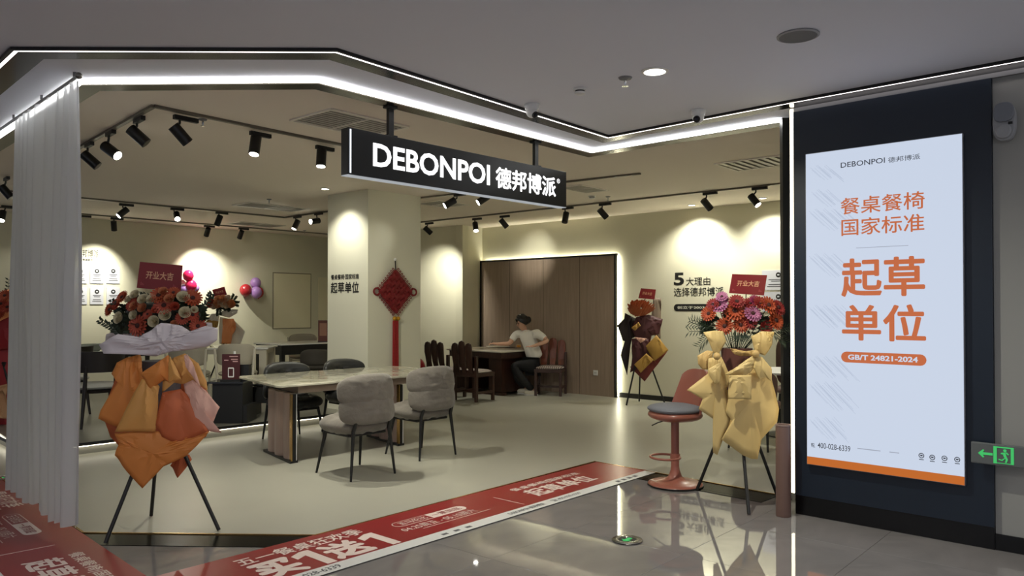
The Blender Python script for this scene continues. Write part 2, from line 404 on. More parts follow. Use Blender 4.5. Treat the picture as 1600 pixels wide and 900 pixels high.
lt('DEBONPOI', (1314, 262.7), (1383, 246), DKT, 0.008); lt('德邦博派', (1388, 254.7), (1438, 240), DKT, 0.004)
lt('餐桌餐椅', (1314, 336), (1445, 298), bold=0.012); lt('国家标准', (1315, 369), (1444.6, 333), bold=0.012)
lt('起草', (1314.5, 404.5), (1446, 463), bold=0.03); lt('单位', (1315.7, 475.7), (1447.5, 535), bold=0.03)
b_ = pbox(lp, (1314.5, 549), (1448, 572)); obj('pill', lp.poly(pillpts(*b_), 0.002, 0.003), OR, t, world=True)
lettering('GB/T 24821-2024', lp, pbox(lp, (1325.5, 553.5), (1434.7, 566.5)), FABW, t, 0.03, 0.007)
lt('400-028-6339', (1278, 691), (1329, 706), DKT, 0.004)
lt('℡', (1268, 692), (1274, 699), DKT, 0)
b_ = pbox(lp, (1338, 387), (1419.5, 384)); obj('text_line', lp.quad(b_[0], b_[1], b_[2], b_[1]+.004, 0.001, 0.003), mat('poster_pale', (165, 172, 188), emit=0.9), t, world=True)
PAL = MATS['poster_pale']
for p, q in (((1340, 700.5), (1376, 704.5)), ((1390, 706), (1405, 708))):
    b_ = pbox(lp, p, q); obj('text_line', lp.quad(b_[0], (b_[1]+b_[3])/2-.003, b_[2], (b_[1]+b_[3])/2+.003, 0.001, 0.003), PAL, t, world=True)
for x, y in ((1440, 711.7), (1457, 714.5), (1476, 716), (1496, 718)):
    c_ = lp.at(x, y); mb = MB(); n = 20
    vs = [lp.w(c_[0]+r*math.cos(2*math.pi*k/n), c_[1]+r*math.sin(2*math.pi*k/n), 0.0045) for r in (0.012, 0.017) for k in range(n)]
    mb.add(vs, [(k, (k+1) % n, n+(k+1) % n, n+k) for k in range(n)])
    mb.add([lp.w(c_[0]+a, c_[1]+b, 0.0045) for a, b in ((-.006, -.004), (.006, -.004), (.008, .005), (-.008, .005))], [(0, 1, 2, 3)])
    mb.add([lp.w(c_[0]+a, c_[1]+b, 0.0045) for a, b in ((-.014, -.028), (.014, -.028), (.014, -.023), (-.014, -.023))], [(0, 1, 2, 3)])
    obj('icon', mb, DKT, t, world=True)
hb = MB(); HT = mat('poster_hatch', (186, 198, 219), emit=0.92)
for (x0, y0, n, ln) in ((1266, 262, 16, 22), (1268, 300, 14, 26), (1264, 330, 26, 34), (1264, 400, 20, 36), (1264, 480, 24, 34), (1265, 560, 22, 30), (1265, 600, 20, 40), (1265, 655, 18, 30)):
    for k in range(n):
        a, b = lp.at(x0+k*2.2, y0+4*math.sin(k)); s_ = ln/215*(0.4+0.6*abs(math.sin(k*0.37)))
        if a-0.0 > bx[0]+.01: hb.add([lp.w(a+c*s_+d, b-c*s_, 0.0036) for c, d in ((0, 0), (1, 0), (1, .0035), (0, .0035))], [(0, 1, 2, 3)])
h_ = obj('hatching', hb, HT, t, world=True); h_['kind'] = 'stuff'

# ================================================================ EXIT SIGN + wall device
pe = Plane(wr.w(0, 0, 0.045), UW)
b_ = pbox(pe, (1518, 722), (1560, 692)); e0 = pe.at(1518, 689); e1 = pe.at(1518, 722)
t = thing('exit_sign', 'grey emergency exit sign with green arrow and running figure', 'sign', pe.w(e0[0]+0.15, e1[1], 0.0))
exl = pe.at(1518, 700)[0]; exr = exl+0.36
obj('plate', pe.quad(exl, e1[1], exr, e0[1], 0.02, -0.0), mat('exit_grey', (98, 102, 102), 0.5), t, world=True, bevel=0.008)
obj('bracket', pe.quad(exl+0.13, e1[1]+.03, exr-0.02, e0[1]-.03, 0.042, -0.042), GREYM, t, world=True)
GRN = mat('exit_green', (70, 205, 110), emit=0.8); ep = Plane(pe.w(0, 0, 0.021), UW)
zc = (e0[1]+e1[1])/2; ax = ep.at(1528, 707)[0]; bx_ = ep.at(1551, 709)[0]; cx_ = ep.at(1586, 710)[0]
h = 0.011
obj('arrow', ep.poly([(ax, zc), (ax+.028, zc+.026), (ax+.034, zc+.02), (ax+.026, zc+.008), (bx_, zc+.007), (bx_, zc-.007), (ax+.026, zc-.008), (ax+.034, zc-.02), (ax+.028, zc-.026)], 0.001), GRN, t, world=True)
fr = MB()
for q in ((bx_+.004, zc-.052, bx_+.022, zc+.052), (cx_-.022, zc-.05, cx_-.006, zc+.052), (bx_+.022, zc+.044, cx_-.022, zc+.052), (bx_+.022, zc-.05, cx_-.022, zc-.046)):
    m_ = ep.quad(*q, 0.001); fr.add(m_.v, m_.f)
obj('doorway', fr, GRN, t, world=True)
mx = (bx_+cx_)/2
rm = MB()
m_ = ep.poly([(mx+.006+.009*math.cos(k), zc+.03+.009*math.sin(k)) for k in [i*math.pi/5 for i in range(10)]], 0.001); rm.add(m_.v, m_.f)
for pts in ([(-.012, .016), (.008, .020), (.014, -.004), (.0, -.008), (-.004, .006), (-.018, .008)], [(.008, .018), (.022, .004), (.028, .008), (.014, .022)],
            [(.0, -.006), (.014, -.004), (.022, -.022), (.014, -.044), (.006, -.042), (.010, -.024)], [(.0, -.004), (.006, -.012), (-.010, -.026), (-.026, -.022), (-.028, -.028), (-.008, -.034), (.012, -.012)]):
    m_ = ep.poly([(mx+a, zc+b) for a, b in pts], 0.001); rm.add(m_.v, m_.f)
obj('running_figure', rm, GRN, t, world=True)
c_ = pe.at(1569, 190); t = thing('wall_sounder', 'oval white wall alarm high on the grey wall', 'alarm', pe.w(c_[0], c_[1]-.1, -0.02))
def oval(pl, cx, cy, rx, ry, n0, th, n=28, pw=2.6):
    return pl.poly([(cx+rx*math.copysign(abs(math.cos(k))**(2/pw), math.cos(k)), cy+ry*math.copysign(abs(math.sin(k))**(2/pw), math.sin(k))) for k in [2*math.pi*i/n for i in range(n)]], th, n0)
gw = mat('device_grey', (150, 152, 155), 0.45)
obj('housing', oval(pe, c_[0], c_[1], 0.062, 0.118, -0.043, 0.05), gw, t, world=True, bevel=0.01)
obj('cover', oval(pe, c_[0], c_[1]+.055, 0.055, 0.06, 0.007, 0.02), mat('device_dark', (118, 122, 130), 0.3), t, world=True, bevel=0.006)
obj('speaker_dome', oval(pe, c_[0]+.0, c_[1]-.062, 0.045, 0.045, 0.007, 0.025, pw=2), gw, t, world=True, bevel=0.012)
obj('status_window', pe.quad(c_[0]+.022, c_[1]-.022, c_[0]+.045, c_[1]-.006, 0.004, 0.007), BLACK, t, world=True)

# ================================================================ HANGING SIGN
SU = Vector((1.135, 1.23, 0)).normalized(); SP = V2(-1.167, 5.48)*.967
sp = Plane(SP, SU); SL = (V2(0.523, 7.31)*.967-SP).length
t = thing('hanging_sign', 'long black hanging shop sign with glowing white lettering', 'sign', sp.w(SL/2, 2.45, -0.04))
SBK = mat('sign_black', (16, 19, 21), 0.35)
obj('sign_box', sp.quad(0, 2.42, SL, 2.745, 0.085, -0.09), SBK, t, world=True, bevel=0.004)
obj('edge_light', sp.quad(0.012, 2.43, 0.024, 2.735, 0.003, -0.004), mat('sign_edge', (235, 240, 245), emit=1.2), t, world=True)
obj('edge_light', sp.quad(0.0, 2.415, SL, 2.4195, 0.08, -0.088), mat('sign_bottom', (190, 195, 200), emit=0.7), t, world=True)
SW = mat('sign_letter', (255, 255, 255), emit=1.8)
fp = Plane(sp.w(0, 0, -0.005), SU)
lettering('DEBONPOI', fp, pbox(fp, (582.5, 222.5), (765, 290)), SW, t, 0.024, 0.004)
def pb2(pl, l, r):  # two uv boxes: left column px, right column px each (x, ytop, ybot)
    a = pl.at(l[0], l[1]); b = pl.at(l[0], l[2]); c = pl.at(r[0], r[1]); d = pl.at(r[0], r[2])
    return (a[0], (b[1]+d[1])/2, c[0], (a[1]+c[1])/2)
lettering('德邦博派', fp, pb2(fp, (774, 261, 294), (868, 276.5, 308)), SW, t, 0.03, 0.004)
lettering('®', fp, pbox(fp, (869.5, 279), (874.5, 287)), SW, t, 0.0, 0.004)
for x in (615, 842):
    p = fp.at(x, 200)[0]; M = Matrix.Rotation(math.atan2(SU.y, SU.x), 4, 'Z')
    pp = sp.w(p, 0, -0.045)
    obj('hanger_post', MB().box((pp.x, pp.y, 2.855), (0.045, 0.03, 0.222), M), BLACK, t, world=True)
    obj('hanger_plate', MB().box((pp.x, pp.y, 2.751), (0.09, 0.06, 0.012), M), BLACK, t, world=True)
    obj('hanger_plate', MB().box((pp.x, pp.y, 2.960), (0.09, 0.06, 0.012), M), BLACK, t, world=True)

# ================================================================ WALL GRAPHICS
def wall_sign(name, label, cat, pl, items, origin):
    t = thing(name, label, cat, pl.w(*pl.at(*origin), 0.002))
    for s, bx, bold in items: lettering(s, pl, bx, INK, t, bold, 0.003)
    return t
def sb(pl, l, r): return pb2(pl, l, r)
t = wall_sign('wall_lettering', 'black lettering on the right back wall beginning with a large 5', 'lettering', wa,
    [('5', sb(wa, (1053, 426, 446), (1069, 426, 446)), 0.03), ('大理由', sb(wa, (1072, 433, 446), (1110, 433, 446)), 0.012),
     ('选择德邦博派', sb(wa, (1053, 449, 463), (1131, 449, 463)), 0.012)], (1090, 450))
b_ = sb(wa, (1053, 475, 486), (1150, 475, 487)); obj('pill', wa.poly(pillpts(*b_), 0.002, 0.001), INK, t, world=True)
lettering('创立于2003 | 始终专注', wa, (b_[0]+.06, b_[1]+.03, b_[2]-.05, b_[3]-.03), mat('text_white', (225, 225, 210), 0.6), t, 0.01, 0.005)
wall_sign('wall_lettering', 'two lines of black lettering on the cream column', 'lettering', cfl,
    [('餐桌餐椅·国家标准', sb(cfl, (517.5, 429, 437.5), (561, 427.5, 436)), 0.03), ('起草单位', sb(cfl, (517, 441, 459), (561, 440, 457.5)), 0.03)], (540, 445))
lw_off = Plane(bwl.P, bwl.u)
wall_sign('wall_lettering', 'dark lettering above the six white placards, half behind the curtain', 'lettering', bwl,
    [('选择德邦博派', sb(bwl, (102, 389, 402), (154, 390, 402.5)), 0.01), ('始终专注实木餐桌餐椅', sb(bwl, (104, 403.5, 407), (145, 404, 407.5)), 0.01)], (125, 400))
PLC = mat('placard_white', (206, 208, 216), 0.5)
pos = ['upper row left, beside the curtain', 'upper row middle', 'upper row right', 'lower row left, beside the curtain', 'lower row middle', 'lower row right, above the orange flowers']
def placard(pl, c, hw, label, lift=0.0):
    u0, u1 = pl.at(c[0]-hw, c[1])[0], pl.at(c[0]+hw, c[1])[0]; v0, v1 = pl.at(c[0], c[2])[1], pl.at(c[0], c[1])[1]
    t = thing('wall_placard', label, 'placard', pl.w((u0+u1)/2, v0, 0.001), group='white placards on the walls')
    obj('board', pl.quad(u0, v0, u1, v1, 0.010, 0.001), PLC, t, world=True)
    cu, cv = (u0+u1)/2, v1-(v1-v0)*0.24; r = (v1-v0)*0.13
    obj('icon', pl.poly([(cu+r*math.cos(k*math.pi/9), cv+r*math.sin(k*math.pi/9)) for k in range(18)], 0.002, 0.011), INK, t, world=True)
    obj('icon_mark', pl.quad(cu-r*.4, cv-r*.25, cu+r*.4, cv+r*.3, 0.001, 0.0135), PLC, t, world=True)
    for f_, wd in ((0.47, 0.3), (0.55, 0.22), (0.72, 0.3), (0.82, 0.34)):
        vv = v1-(v1-v0)*f_; w_ = (u1-u0)*wd
        obj('text_line', pl.quad(cu-w_, vv-.006, cu+w_, vv+.006, 0.001, 0.011), GREYTX, t, world=True)
    return t
k = 0
for y0, y1 in ((417.5, 443), (449.5, 475.5)):
    for x in (125.5, 151, 176.5):
        placard(bwl, (x, y0, y1), 10.3, 'white placard with black round icon, '+pos[k]); k += 1
placard(wa, (1217, 422, 453), 26, 'white placard on the back wall right of the red card on the yellow flower stand')
placard(wa, (1217, 456, 487), 26, 'white placard on the back wall, below another, next to the black post')
# knot
RK = mat('knot_red', (122, 16, 20), 0.6, bump=0.6, bscale=120); RT = mat('tassel_red', (150, 26, 26), 0.5, var=0.15, vscale=40)
cx, cy = cfr.at(616, 456); tp = cfr.at(616, 422)[1]; bt = cfr.at(616, 490)[1]; lf = cfr.at(588, 455)[0]; rt = cfr.at(643, 455)[0]
t = thing('chinese_knot', 'large red diamond knot with long tassel hanging on the column', 'ornament', cfr.w(cx, bt, 0.02))
hw = (rt-lf)/2*0.93; hh = (tp-bt)/2
nb = MB()
N_ = 7                                     # woven body: crossing cords
for i in range(N_):
    for s_ in (1, -1):
        f_ = (i+0.5)/N_
        p0 = (cx-hw*(1-f_), cy+s_*hh*f_) ; p1 = (cx+hw*f_, cy-s_*hh*(1-f_))
        pts = [cfr.w(p0[0]+(p1[0]-p0[0])*q/14, p0[1]+(p1[1]-p0[1])*q/14, 0.03+0.012*math.cos(math.pi*q*N_/14+math.pi*i)*s_) for q in range(15)]
        nb.tube(pts, 0.03, 6)
obj('woven_body', nb, RK, t, world=True, smooth=True)
obj('backing', cfr.poly([(cx-hw*.95, cy), (cx, cy-hh*.95), (cx+hw*.95, cy), (cx, cy+hh*.95)], 0.02, 0.01), RK, t, world=True)
lb = MB()
for e in range(4):
    for i in range(9):
        f_ = (i+0.5)/9; sx = 1 if e in (0, 1) else -1; sy = 1 if e in (0, 2) else -1
        c = (cx+sx*hw*f_, cy+sy*hh*(1-f_)); nx, ny = sx*hh, sy*hw; l_ = math.hypot(nx, ny); nx /= l_; ny /= l_
        ring = [cfr.w(c[0]+nx*(.028+.028*math.cos(a))-ny*.012*math.sin(a), c[1]+ny*(.028+.028*math.cos(a))+nx*.012*math.sin(a), 0.03) for a in [2*math.pi*q/8 for q in range(9)]]
        lb.tube(ring, 0.005, 5)
obj('fringe_loops', lb, RK, t, world=True, smooth=True)
for sx in (-1, 1):
    ring = [cfr.w(cx+sx*(hw+.035)+.05*math.cos(a), cy+.045*math.sin(a), 0.03) for a in [2*math.pi*q/16 for q in range(17)]]
    obj('side_loop', MB().tube(ring, 0.012, 7), RK, t, world=True, smooth=True)
obj('hanging_cord', MB().tube([cfr.w(cx, tp-.02, .03), cfr.w(cx, tp+.12, .02)], 0.008, 6), BLACK, t, world=True)
obj('hook', MB().ball(cfr.w(cx, tp+.14, .02), 0.02), WHITE, t, world=True)
zb_ = cfr.at(616, 497)[1]
for q in (-.028, .028):
    obj('bead', MB().ball(cfr.w(cx+q, zb_-.005, .045), 0.03), mat('bead_gold', (190, 140, 30), 0.35, metal=0.5), t, world=True, smooth=True)
tb = MB(); z_end = cfr.at(616, 583)[1]
for q in range(9): tb.tube([cfr.w(cx+(q-4)*.010, zb_-.03, .03+.006*(q % 2)), cfr.w(cx+(q-4)*.0115, z_end-.12, .03+.008*(q % 2))], 0.0085, 6)
obj('tassel', tb, RT, t, world=True, smooth=True)

# ================================================================ FLOOR BANNERS
u1 = Vector((.663, .7486, 0)).normalized(); v1 = Vector((-.7486, .663, 0)).normalized()
top = V2(.815, 7.44); b1 = Plane(top+Vector((0, 0, .0068)), u1, v1)
W_ = 0.675; WS = 0.115
Lb = -(b1.at(245, 897)[0])+0.05
def banner(pl, a0, a1, label):
    t = thing('floor_banner', label, 'banner', pl.w((a0+a1)/2, -W_/2, 0), group='red floor banners along the threshold')
    obj('red_sheet', pl.quad(a0, -W_+WS, a1, 0, 0.0015), RED, t, world=True)
    obj('white_strip', pl.quad(a0, -W_, a1, -W_+WS, 0.0015), BWHITE, t, world=True)
    return t
items = [('五一餐桌狂欢季', (374, 884), (563, 830), .02), ('买1送1', (379, 888), (636, 848), .05), ('400-028-6339', (440, 908), (530, 883), .01),
         ('04.25周五 - 05.10周六', (634, 831), (752, 800), .008), ('餐桌餐椅|国家标准', (808, 769), (911, 741), .02), ('起草单位', (821, 771), (945, 750), .035),
         ('DEBONPOI 德邦博派', (796, 804), (854, 788), .01), ('☎ 400-028-6339', (865, 784), (910, 771), .01)]
dv = (b1.at(780, 778.6)[0]+b1.at(814, 788)[0])/2
pillA = pbox(b1, (613, 822), (729, 793))
def fill_banner(pl, t, d0):
    lp_ = Plane(pl.w(0, 0, 0.0016), pl.u, pl.v)
    def sh(bx): return (bx[0]-dv+d0, bx[1], bx[2]-dv+d0, bx[3])
    for s, p, q, bo in items:
        bx = sh(pbox(b1, p, q))
        m = GREYTX if (s.startswith('4') or s.startswith('D') or s.startswith('☎')) else BPINK
        bx = list(bx)
        if s[:2] == '五一': bx[1], bx[3] = -0.215, -0.08
        elif s[0] == '买': bx[1], bx[3] = -W_+WS+.015, -0.235
        elif s[0] == '餐': bx[1], bx[3] = -0.215, -0.12
        elif s[0] == '起': bx[1], bx[3] = -0.45, -0.235
        elif s[:2] == '04': bx[1], bx[3] = -0.40, -0.315
        elif m is GREYTX: bx[1], bx[3] = -W_+.03, -W_+.085
        if s[0] == '买':
            for ch, f0, f1, bb in (('买', 0, .29, .06), ('1', .31, .47, .07), ('送', .49, .80, .06), ('1', .83, .99, .07)):
                if ch == '1':
                    x0_, x1_ = bx[0]+(bx[2]-bx[0])*f0, bx[0]+(bx[2]-bx[0])*f1
                    obj('lettering', lp_.poly([(x0_+(x1_-x0_)*a_, bx[1]+(bx[3]-bx[1])*b_) for a_, b_ in ((0, .62), (.5, .74), (.5, 0), (.95, 0), (.95, 1), (.55, 1), (0, .86))], .0005, .0005), m, t, world=True); continue
                lettering(ch, lp_, (bx[0]+(bx[2]-bx[0])*f0, bx[1], bx[0]+(bx[2]-bx[0])*f1, bx[3]), m, t, bb, 0.0008)
            continue
        lettering(s, lp_, bx, m, t, bo, 0.0008)
    obj('divider', lp_.quad(d0-.004, -0.52, d0+.004, -0.2, 0.0006), BPINK, t, world=True)
    p0, _, p1, _ = sh(pillA); y0, y1 = -0.285, -0.175; mid = p0+(p1-p0)*0.48
    obj('pill', lp_.poly(pillpts(p0, y0, p1, y1), 0.0005), BPINK, t, world=True)
    r = (y1-y0)/2
    inner = [(a, b) for a, b in pillpts(p0+.006, y0+.006, p1, y1-.006) if a < mid-.05]
    obj('pill_inset', lp_.poly([(mid, y0+.006)]+[(mid, y1-.006)]+inner, 0.0005, 0.0005), RED, t, world=True)
    lettering('五马伦比', lp_, (p0+.05, y0+.02, mid-.03, y1-.02), BPINK, t, .01, 0.0016)
    lettering('一票到底', lp_, (mid+.03, y0+.02, p1-.05, y1-.02), RED, t, .012, 0.0010)
    obj('underline', lp_.quad(p0+.1, -0.425, p1+.08, -0.42, 0.0006), BPINK, t, world=True)
    i0 = b1.at(969, 754)[0]-dv+d0; i1 = b1.at(998, 744)[0]-dv+d0
    for k in range(4): a_ = i0+(i1-i0)*k/3.6; obj('icon', lp_.quad(a_, -W_+.035, a_+.05, -W_+.075, 0.0006), GREYTX, t, world=True)
    for k in range(3): obj('icon', lp_.quad(d0-.95+.11*k, -W_+.035, d0-.9+.11*k, -W_+.065, 0.0006), GREYTX, t, world=True)
t = banner(b1, -Lb, 0.0, 'long red floor banner running along the front right threshold'); fill_banner(b1, t, dv)
b2 = Plane(V2(-2.84, 5.10)+Vector((0, 0, .0068)), (1, -1, 0), (1, 1, 0))
d2 = (b2.at(14, 866)[0]+b2.at(98.7, 849)[0])/2
t = banner(b2, -4.6, 2.6, 'red floor banner passing under the white curtain at lower left'); fill_banner(b2, t, d2)
# floor exit lights
def floor_exit(px, py, label):
    p = G(px, py, 0.004); t = thing('floor_exit_light', label, 'floor light', p, group='round floor exit lights')
    obj('ring', MB().lathe([(0.052, 0), (0.095, 0), (0.098, .003), (0.095, .006), (0.06, .007), (0.055, .005)], n=32), mat('steel_ring', (130, 130, 125), 0.2, metal=0.9), t, smooth=True)
    obj('disc', MB().lathe([(0.0, 0.001), (0.06, 0.001), (0.06, .004), (0.0, .004)], n=28), BLACK, t)
    q = Plane((0, 0, .0045), A, B)
    obj('arrow', Plane((0, 0, .0045), -B, A).poly([(.045, 0), (.01, .035), (.01, .014), (-.04, .014), (-.04, -.014), (.01, -.014), (.01, -.035)], .001), GRN, t)
floor_exit(980, 844, 'round floor exit light with green arrow in the grey tiles')
floor_exit(-2, 748, 'round floor exit light at far left beyond the curtain')

# ================================================================ CURTAIN
cm = bpy.data.materials.new('sheer_white'); cm.use_nodes = True; nt = cm.node_tree; nt.nodes.clear()
out = nt.nodes.new('ShaderNodeOutputMaterial'); d1 = nt.nodes.new('ShaderNodeBsdfDiffuse'); d1.inputs[0].default_value = (.68, .69, .70, 1)
tr = nt.nodes.new('ShaderNodeBsdfTranslucent'); tr.inputs[0].default_value = (.68, .69, .70, 1); mx1 = nt.nodes.new('ShaderNodeMixShader'); mx1.inputs[0].default_value = .4
tp_ = nt.nodes.new('ShaderNodeBsdfTransparent'); mx2 = nt.nodes.new('ShaderNodeMixShader'); mx2.inputs[0].default_value = .06
nt.links.new(d1.outputs[0], mx1.inputs[1]); nt.links.new(tr.outputs[0], mx1.inputs[2]); nt.links.new(mx1.outputs[0], mx2.inputs[1]); nt.links.new(tp_.outputs[0], mx2.inputs[2]); nt.links.new(mx2.outputs[0], out.inputs[0])
ca = V2(-2.765, 4.87); cb = V2(-3.88, 5.98); cdv = (cb-ca); cn = Vector((cdv.y, -cdv.x, 0)).normalized()
t = thing('curtain', 'sheer white pleated curtain hanging at the left corner of the shop', 'curtain', (ca+cb)/2)
mb = MB(); NU, NV = 220, 26
for j in range(NV+1):
    f_ = j/NV; z = 2.945-(2.945-0.10)*f_
    for i in range(NU+1):
        s_ = i/NU; ph = 2*math.pi*(s_*9+0.5*math.sin(s_*7))
        am = 0.014+0.026*min(1, f_*2.2); wv = math.sin(ph)+0.35*math.sin(ph*2.1+f_*2)
        p = ca+cdv*(s_+0.012*math.cos(ph)*f_)+cn*(am*wv+0.01*math.sin(7*s_+3*f_))
        zz = z+(0.018*math.sin(5*s_*math.pi)*f_+.012*math.sin(ph)*f_ if j > NV-3 else 0)
        mb.v.append(Vector((p.x, p.y, zz)))
mb.f = [(j*(NU+1)+i, j*(NU+1)+i+1, (j+1)*(NU+1)+i+1, (j+1)*(NU+1)+i) for j in range(NV) for i in range(NU)]
obj('cloth', mb, cm, t, smooth=True, world=True)
rd = MB().tube([ca-cdv*.02+Vector((0, 0, 2.962)), cb+cdv*.35+Vector((0, 0, 2.962))], 0.011, 10)
obj('rod', rd, mat('rod_steel', (120, 118, 112), 0.3, metal=0.8), t, smooth=True, world=True)
for f_ in (0.02, 0.5, 1.0): obj('bracket', MB().box(ca+cdv*f_+Vector((0, 0, 2.984)), (.02, .02, .03)), GREYM, t, world=True)
obj('finial', MB().ball(ca-cdv*.025+Vector((0, 0, 2.962)), 0.022), MATS['rod_steel'], t, smooth=True, world=True)

# ================================================================ CEILING FITTINGS
def downlight(px, py, z, r, label, lit=True, power=0, tgt=None, ang=100, grp=None):
    p = G(px, py, z); t = thing('downlight', label, 'ceiling light', (p.x, p.y, z-0.001), group=grp)
    obj('rim', MB().lathe([(r, 0), (r+.018, 0), (r+.018, -.006), (r, -.010)], n=36), WHITE, t, smooth=True)
    obj('diffuser', MB().lathe([(0, -.002), (r, -.002), (r, -.006), (0, -.006)], n=36), LAMP, t)
    if power: spot_lamp('lamp', Vector((p.x, p.y, z-.03)), tgt if tgt is not None else Vector((p.x, p.y, 0)), power, ang, .8, parent=t)
    return t
downlight(1023, 110.5, 3.0, .068, 'bright round downlight in the mall ceiling', power=60, ang=150)
downlight(508, 294.5, HS, .045, 'small downlight beside the top of the column', power=22, tgt=V2(-2.2, 10.2, 0.6), ang=110)
downlight(1081, 320, HS, .045, 'small downlight close to the back wall above the 5 lettering', power=40, tgt=V2(2.95, 12.0, .8)-B*.0, ang=120)
downlight(1192, 309, HS, .045, 'small downlight near the back wall beside the black post', power=36, tgt=V2(3.75, 11.1, .8), ang=120)
# corridor downlights outside the frame (they light the corridor)
for k, (x, y) in enumerate(((-2.2, 2.0), (1.6, 1.6), (4.4, 2.6), (-4.5, 0.5), (0.0, -1.5), (3.6, -1.2))):
    l = bpy.data.lights.new('corridor_lamp', 'AREA'); l.shape = 'DISK'; l.size = .25; l.energy = 20.0; l.color = (1, .97, .95)
    o = bpy.data.objects.new('corridor_lamp', l); C.objects.link(o); o.location = (x, y, 2.98)
def sprinkler(px, py, z, label, s=1.0):
    p = G(px, py, z); t = thing('sprinkler', label, 'sprinkler', (p.x, p.y, z-.001), group='ceiling sprinklers')
    obj('escutcheon', MB().lathe([(0, 0), (.035*s, 0), (.03*s, -.01), (.012, -.014)], n=20), GREYM, t, smooth=True)
    obj('nozzle', MB().lathe([(.009, -.01), (.009, -.035), (.006, -.045), (.004, -.055)], n=12), mat('chrome', (190, 190, 190), .2, metal=1), t, smooth=True)
    obj('deflector', MB().lathe([(0, -.055), (.017*s, -.055), (.017*s, -.058), (0, -.058)], n=16), MATS['chrome'], t)
sprinkler(977, 121, 3.0, 'metal sprinkler in the mall ceiling left of the downlight', 1.3)
sprinkler(317, 186, HS, 'small sprinkler in the shop ceiling beside the front left track')
sprinkler(420.5, 311, HS, 'small sprinkler in the shop ceiling left of the column')
sprinkler(950, 307, HS, 'small sprinkler in the shop ceiling right of the hanging sign')
sprinkler(476, 360, HS, 'small far sprinkler near the back corner left of the column')
def detector(px, py, z, r, label):
    p = G(px, py, z); t = thing('smoke_detector', label, 'smoke detector', (p.x, p.y, z-.001), group='smoke detectors')
    obj('base', MB().lathe([(0, 0), (r, 0), (r, -.012), (r*.9, -.016), (0, -.016)], n=28), WHITE, t, smooth=True)
    obj('sensor_ring', MB().lathe([(r*.75, -.015), (r*.75, -.028), (0, -.028)], n=28), BLACK, t)
    obj('cap', MB().lathe([(r*.85, -.026), (r*.8, -.038), (r*.5, -.044), (0, -.045)], n=28), WHITE, t, smooth=True)
detector(906, 138, 3.0, .045, 'white smoke detector in the mall ceiling')
detector(925, 306, HS, .05, 'white smoke detector in the shop ceiling')
p = G(1247, 55, 3.0); t = thing('ceiling_speaker', 'round grey speaker grille in the mall ceiling', 'speaker', (p.x, p.y, 2.999))
obj('rim', MB().lathe([(.10, 0), (.112, 0), (.112, -.006), (.10, -.009)], n=40), mat('grille_grey', (150, 150, 152), .6), t, smooth=True)
obj('grille', MB().lathe([(0, -.004), (.1, -.004), (.1, -.007), (0, -.009)], n=40), mat('grille_mesh', (112, 112, 114), .7, bump=.5, bscale=500), t, smooth=True)
def dome_cam(px, py, label, look):
    p = G(px, py, 3.0); t = thing('security_camera', label, 'camera', (p.x, p.y, 2.999), group='white dome cameras')
    obj('base', MB().lathe([(0, 0), (.056, 0), (.058, -.008), (.052, -.03), (.047, -.045), (0, -.05)], n=28), WHITE, t, smooth=True)
    obj('ball', MB().ball((0, 0, -.055), .044, 20, 12), WHITE, t, smooth=True)
    d = Vector(look).normalized(); c = Vector((0, 0, -.058))
    obj('lens', MB().tube([c+d*.025, c+d*.047], .026, 18), BLACK, t)
    obj('lens_glass', MB().ball(c+d*.045, .016, 12, 8), mat('lens', (25, 28, 40), .05), t, smooth=True)
dome_cam(831, 163, 'white dome camera over the outer light line, left of the corner', (.6, -.5, -.6))
dome_cam(1091, 172, 'white dome camera over the outer light line, right of the corner', (-.5, -.8, -.45))
def vent(cx, cy, la, lb, label, ns=10, rz=math.atan2(B.y, B.x), split=True):
    t = thing('ceiling_vent', label, 'vent', (cx, cy, HS-.001), rz, 'square ceiling air vents')
    fr = MB(); f_ = .025
    for c, d in (((0, lb/2, -.006), (la, f_, .012)), ((0, -lb/2, -.006), (la, f_, .012)), ((la/2, 0, -.006), (f_, lb, .012)), ((-la/2, 0, -.006), (f_, lb, .012))): fr.box(c, d)
    if split: fr.box((0, 0, -.006), (.015, lb, .012))
    obj('frame', fr, mat('vent_white', (236, 230, 220), .5), t)
    obj('backing', MB().box((0, 0, -.001), (la-.02, lb-.02, .001)), mat('vent_dark', (150, 145, 136), .8), t)
    for k in range(ns):
        y = -lb/2+lb*(k+.7)/(ns+.4)
        obj('slat', MB().box((0, y, -.007), (la-.03, lb/ns*.72, .003), Matrix.Rotation(.12, 3, 'X')), mat('vent_slat', (206, 202, 192), .5), t)
vent(-1.34, 6.37, .78, .56, 'louvred ceiling vent nearest, left of the hanging sign')
vent(2.62, 8.12, .55, .75, 'ceiling vent beside the black shopfront post', 8, math.atan2(A.y, A.x)+math.pi/2, False)
vent(-3.66, 11.7, 1.0, .5, 'ceiling vent over the platform left of the column, nearer one')
vent(-4.72, 14.2, .9, .5, 'ceiling vent farthest, near the balloon wall')
vent(-1.03, 11.35, .6, .5, 'ceiling vent seen just right of the column under the sign')
vent(0.92, 9.9, .6, .35, 'narrow ceiling vent at right end of the hanging sign')
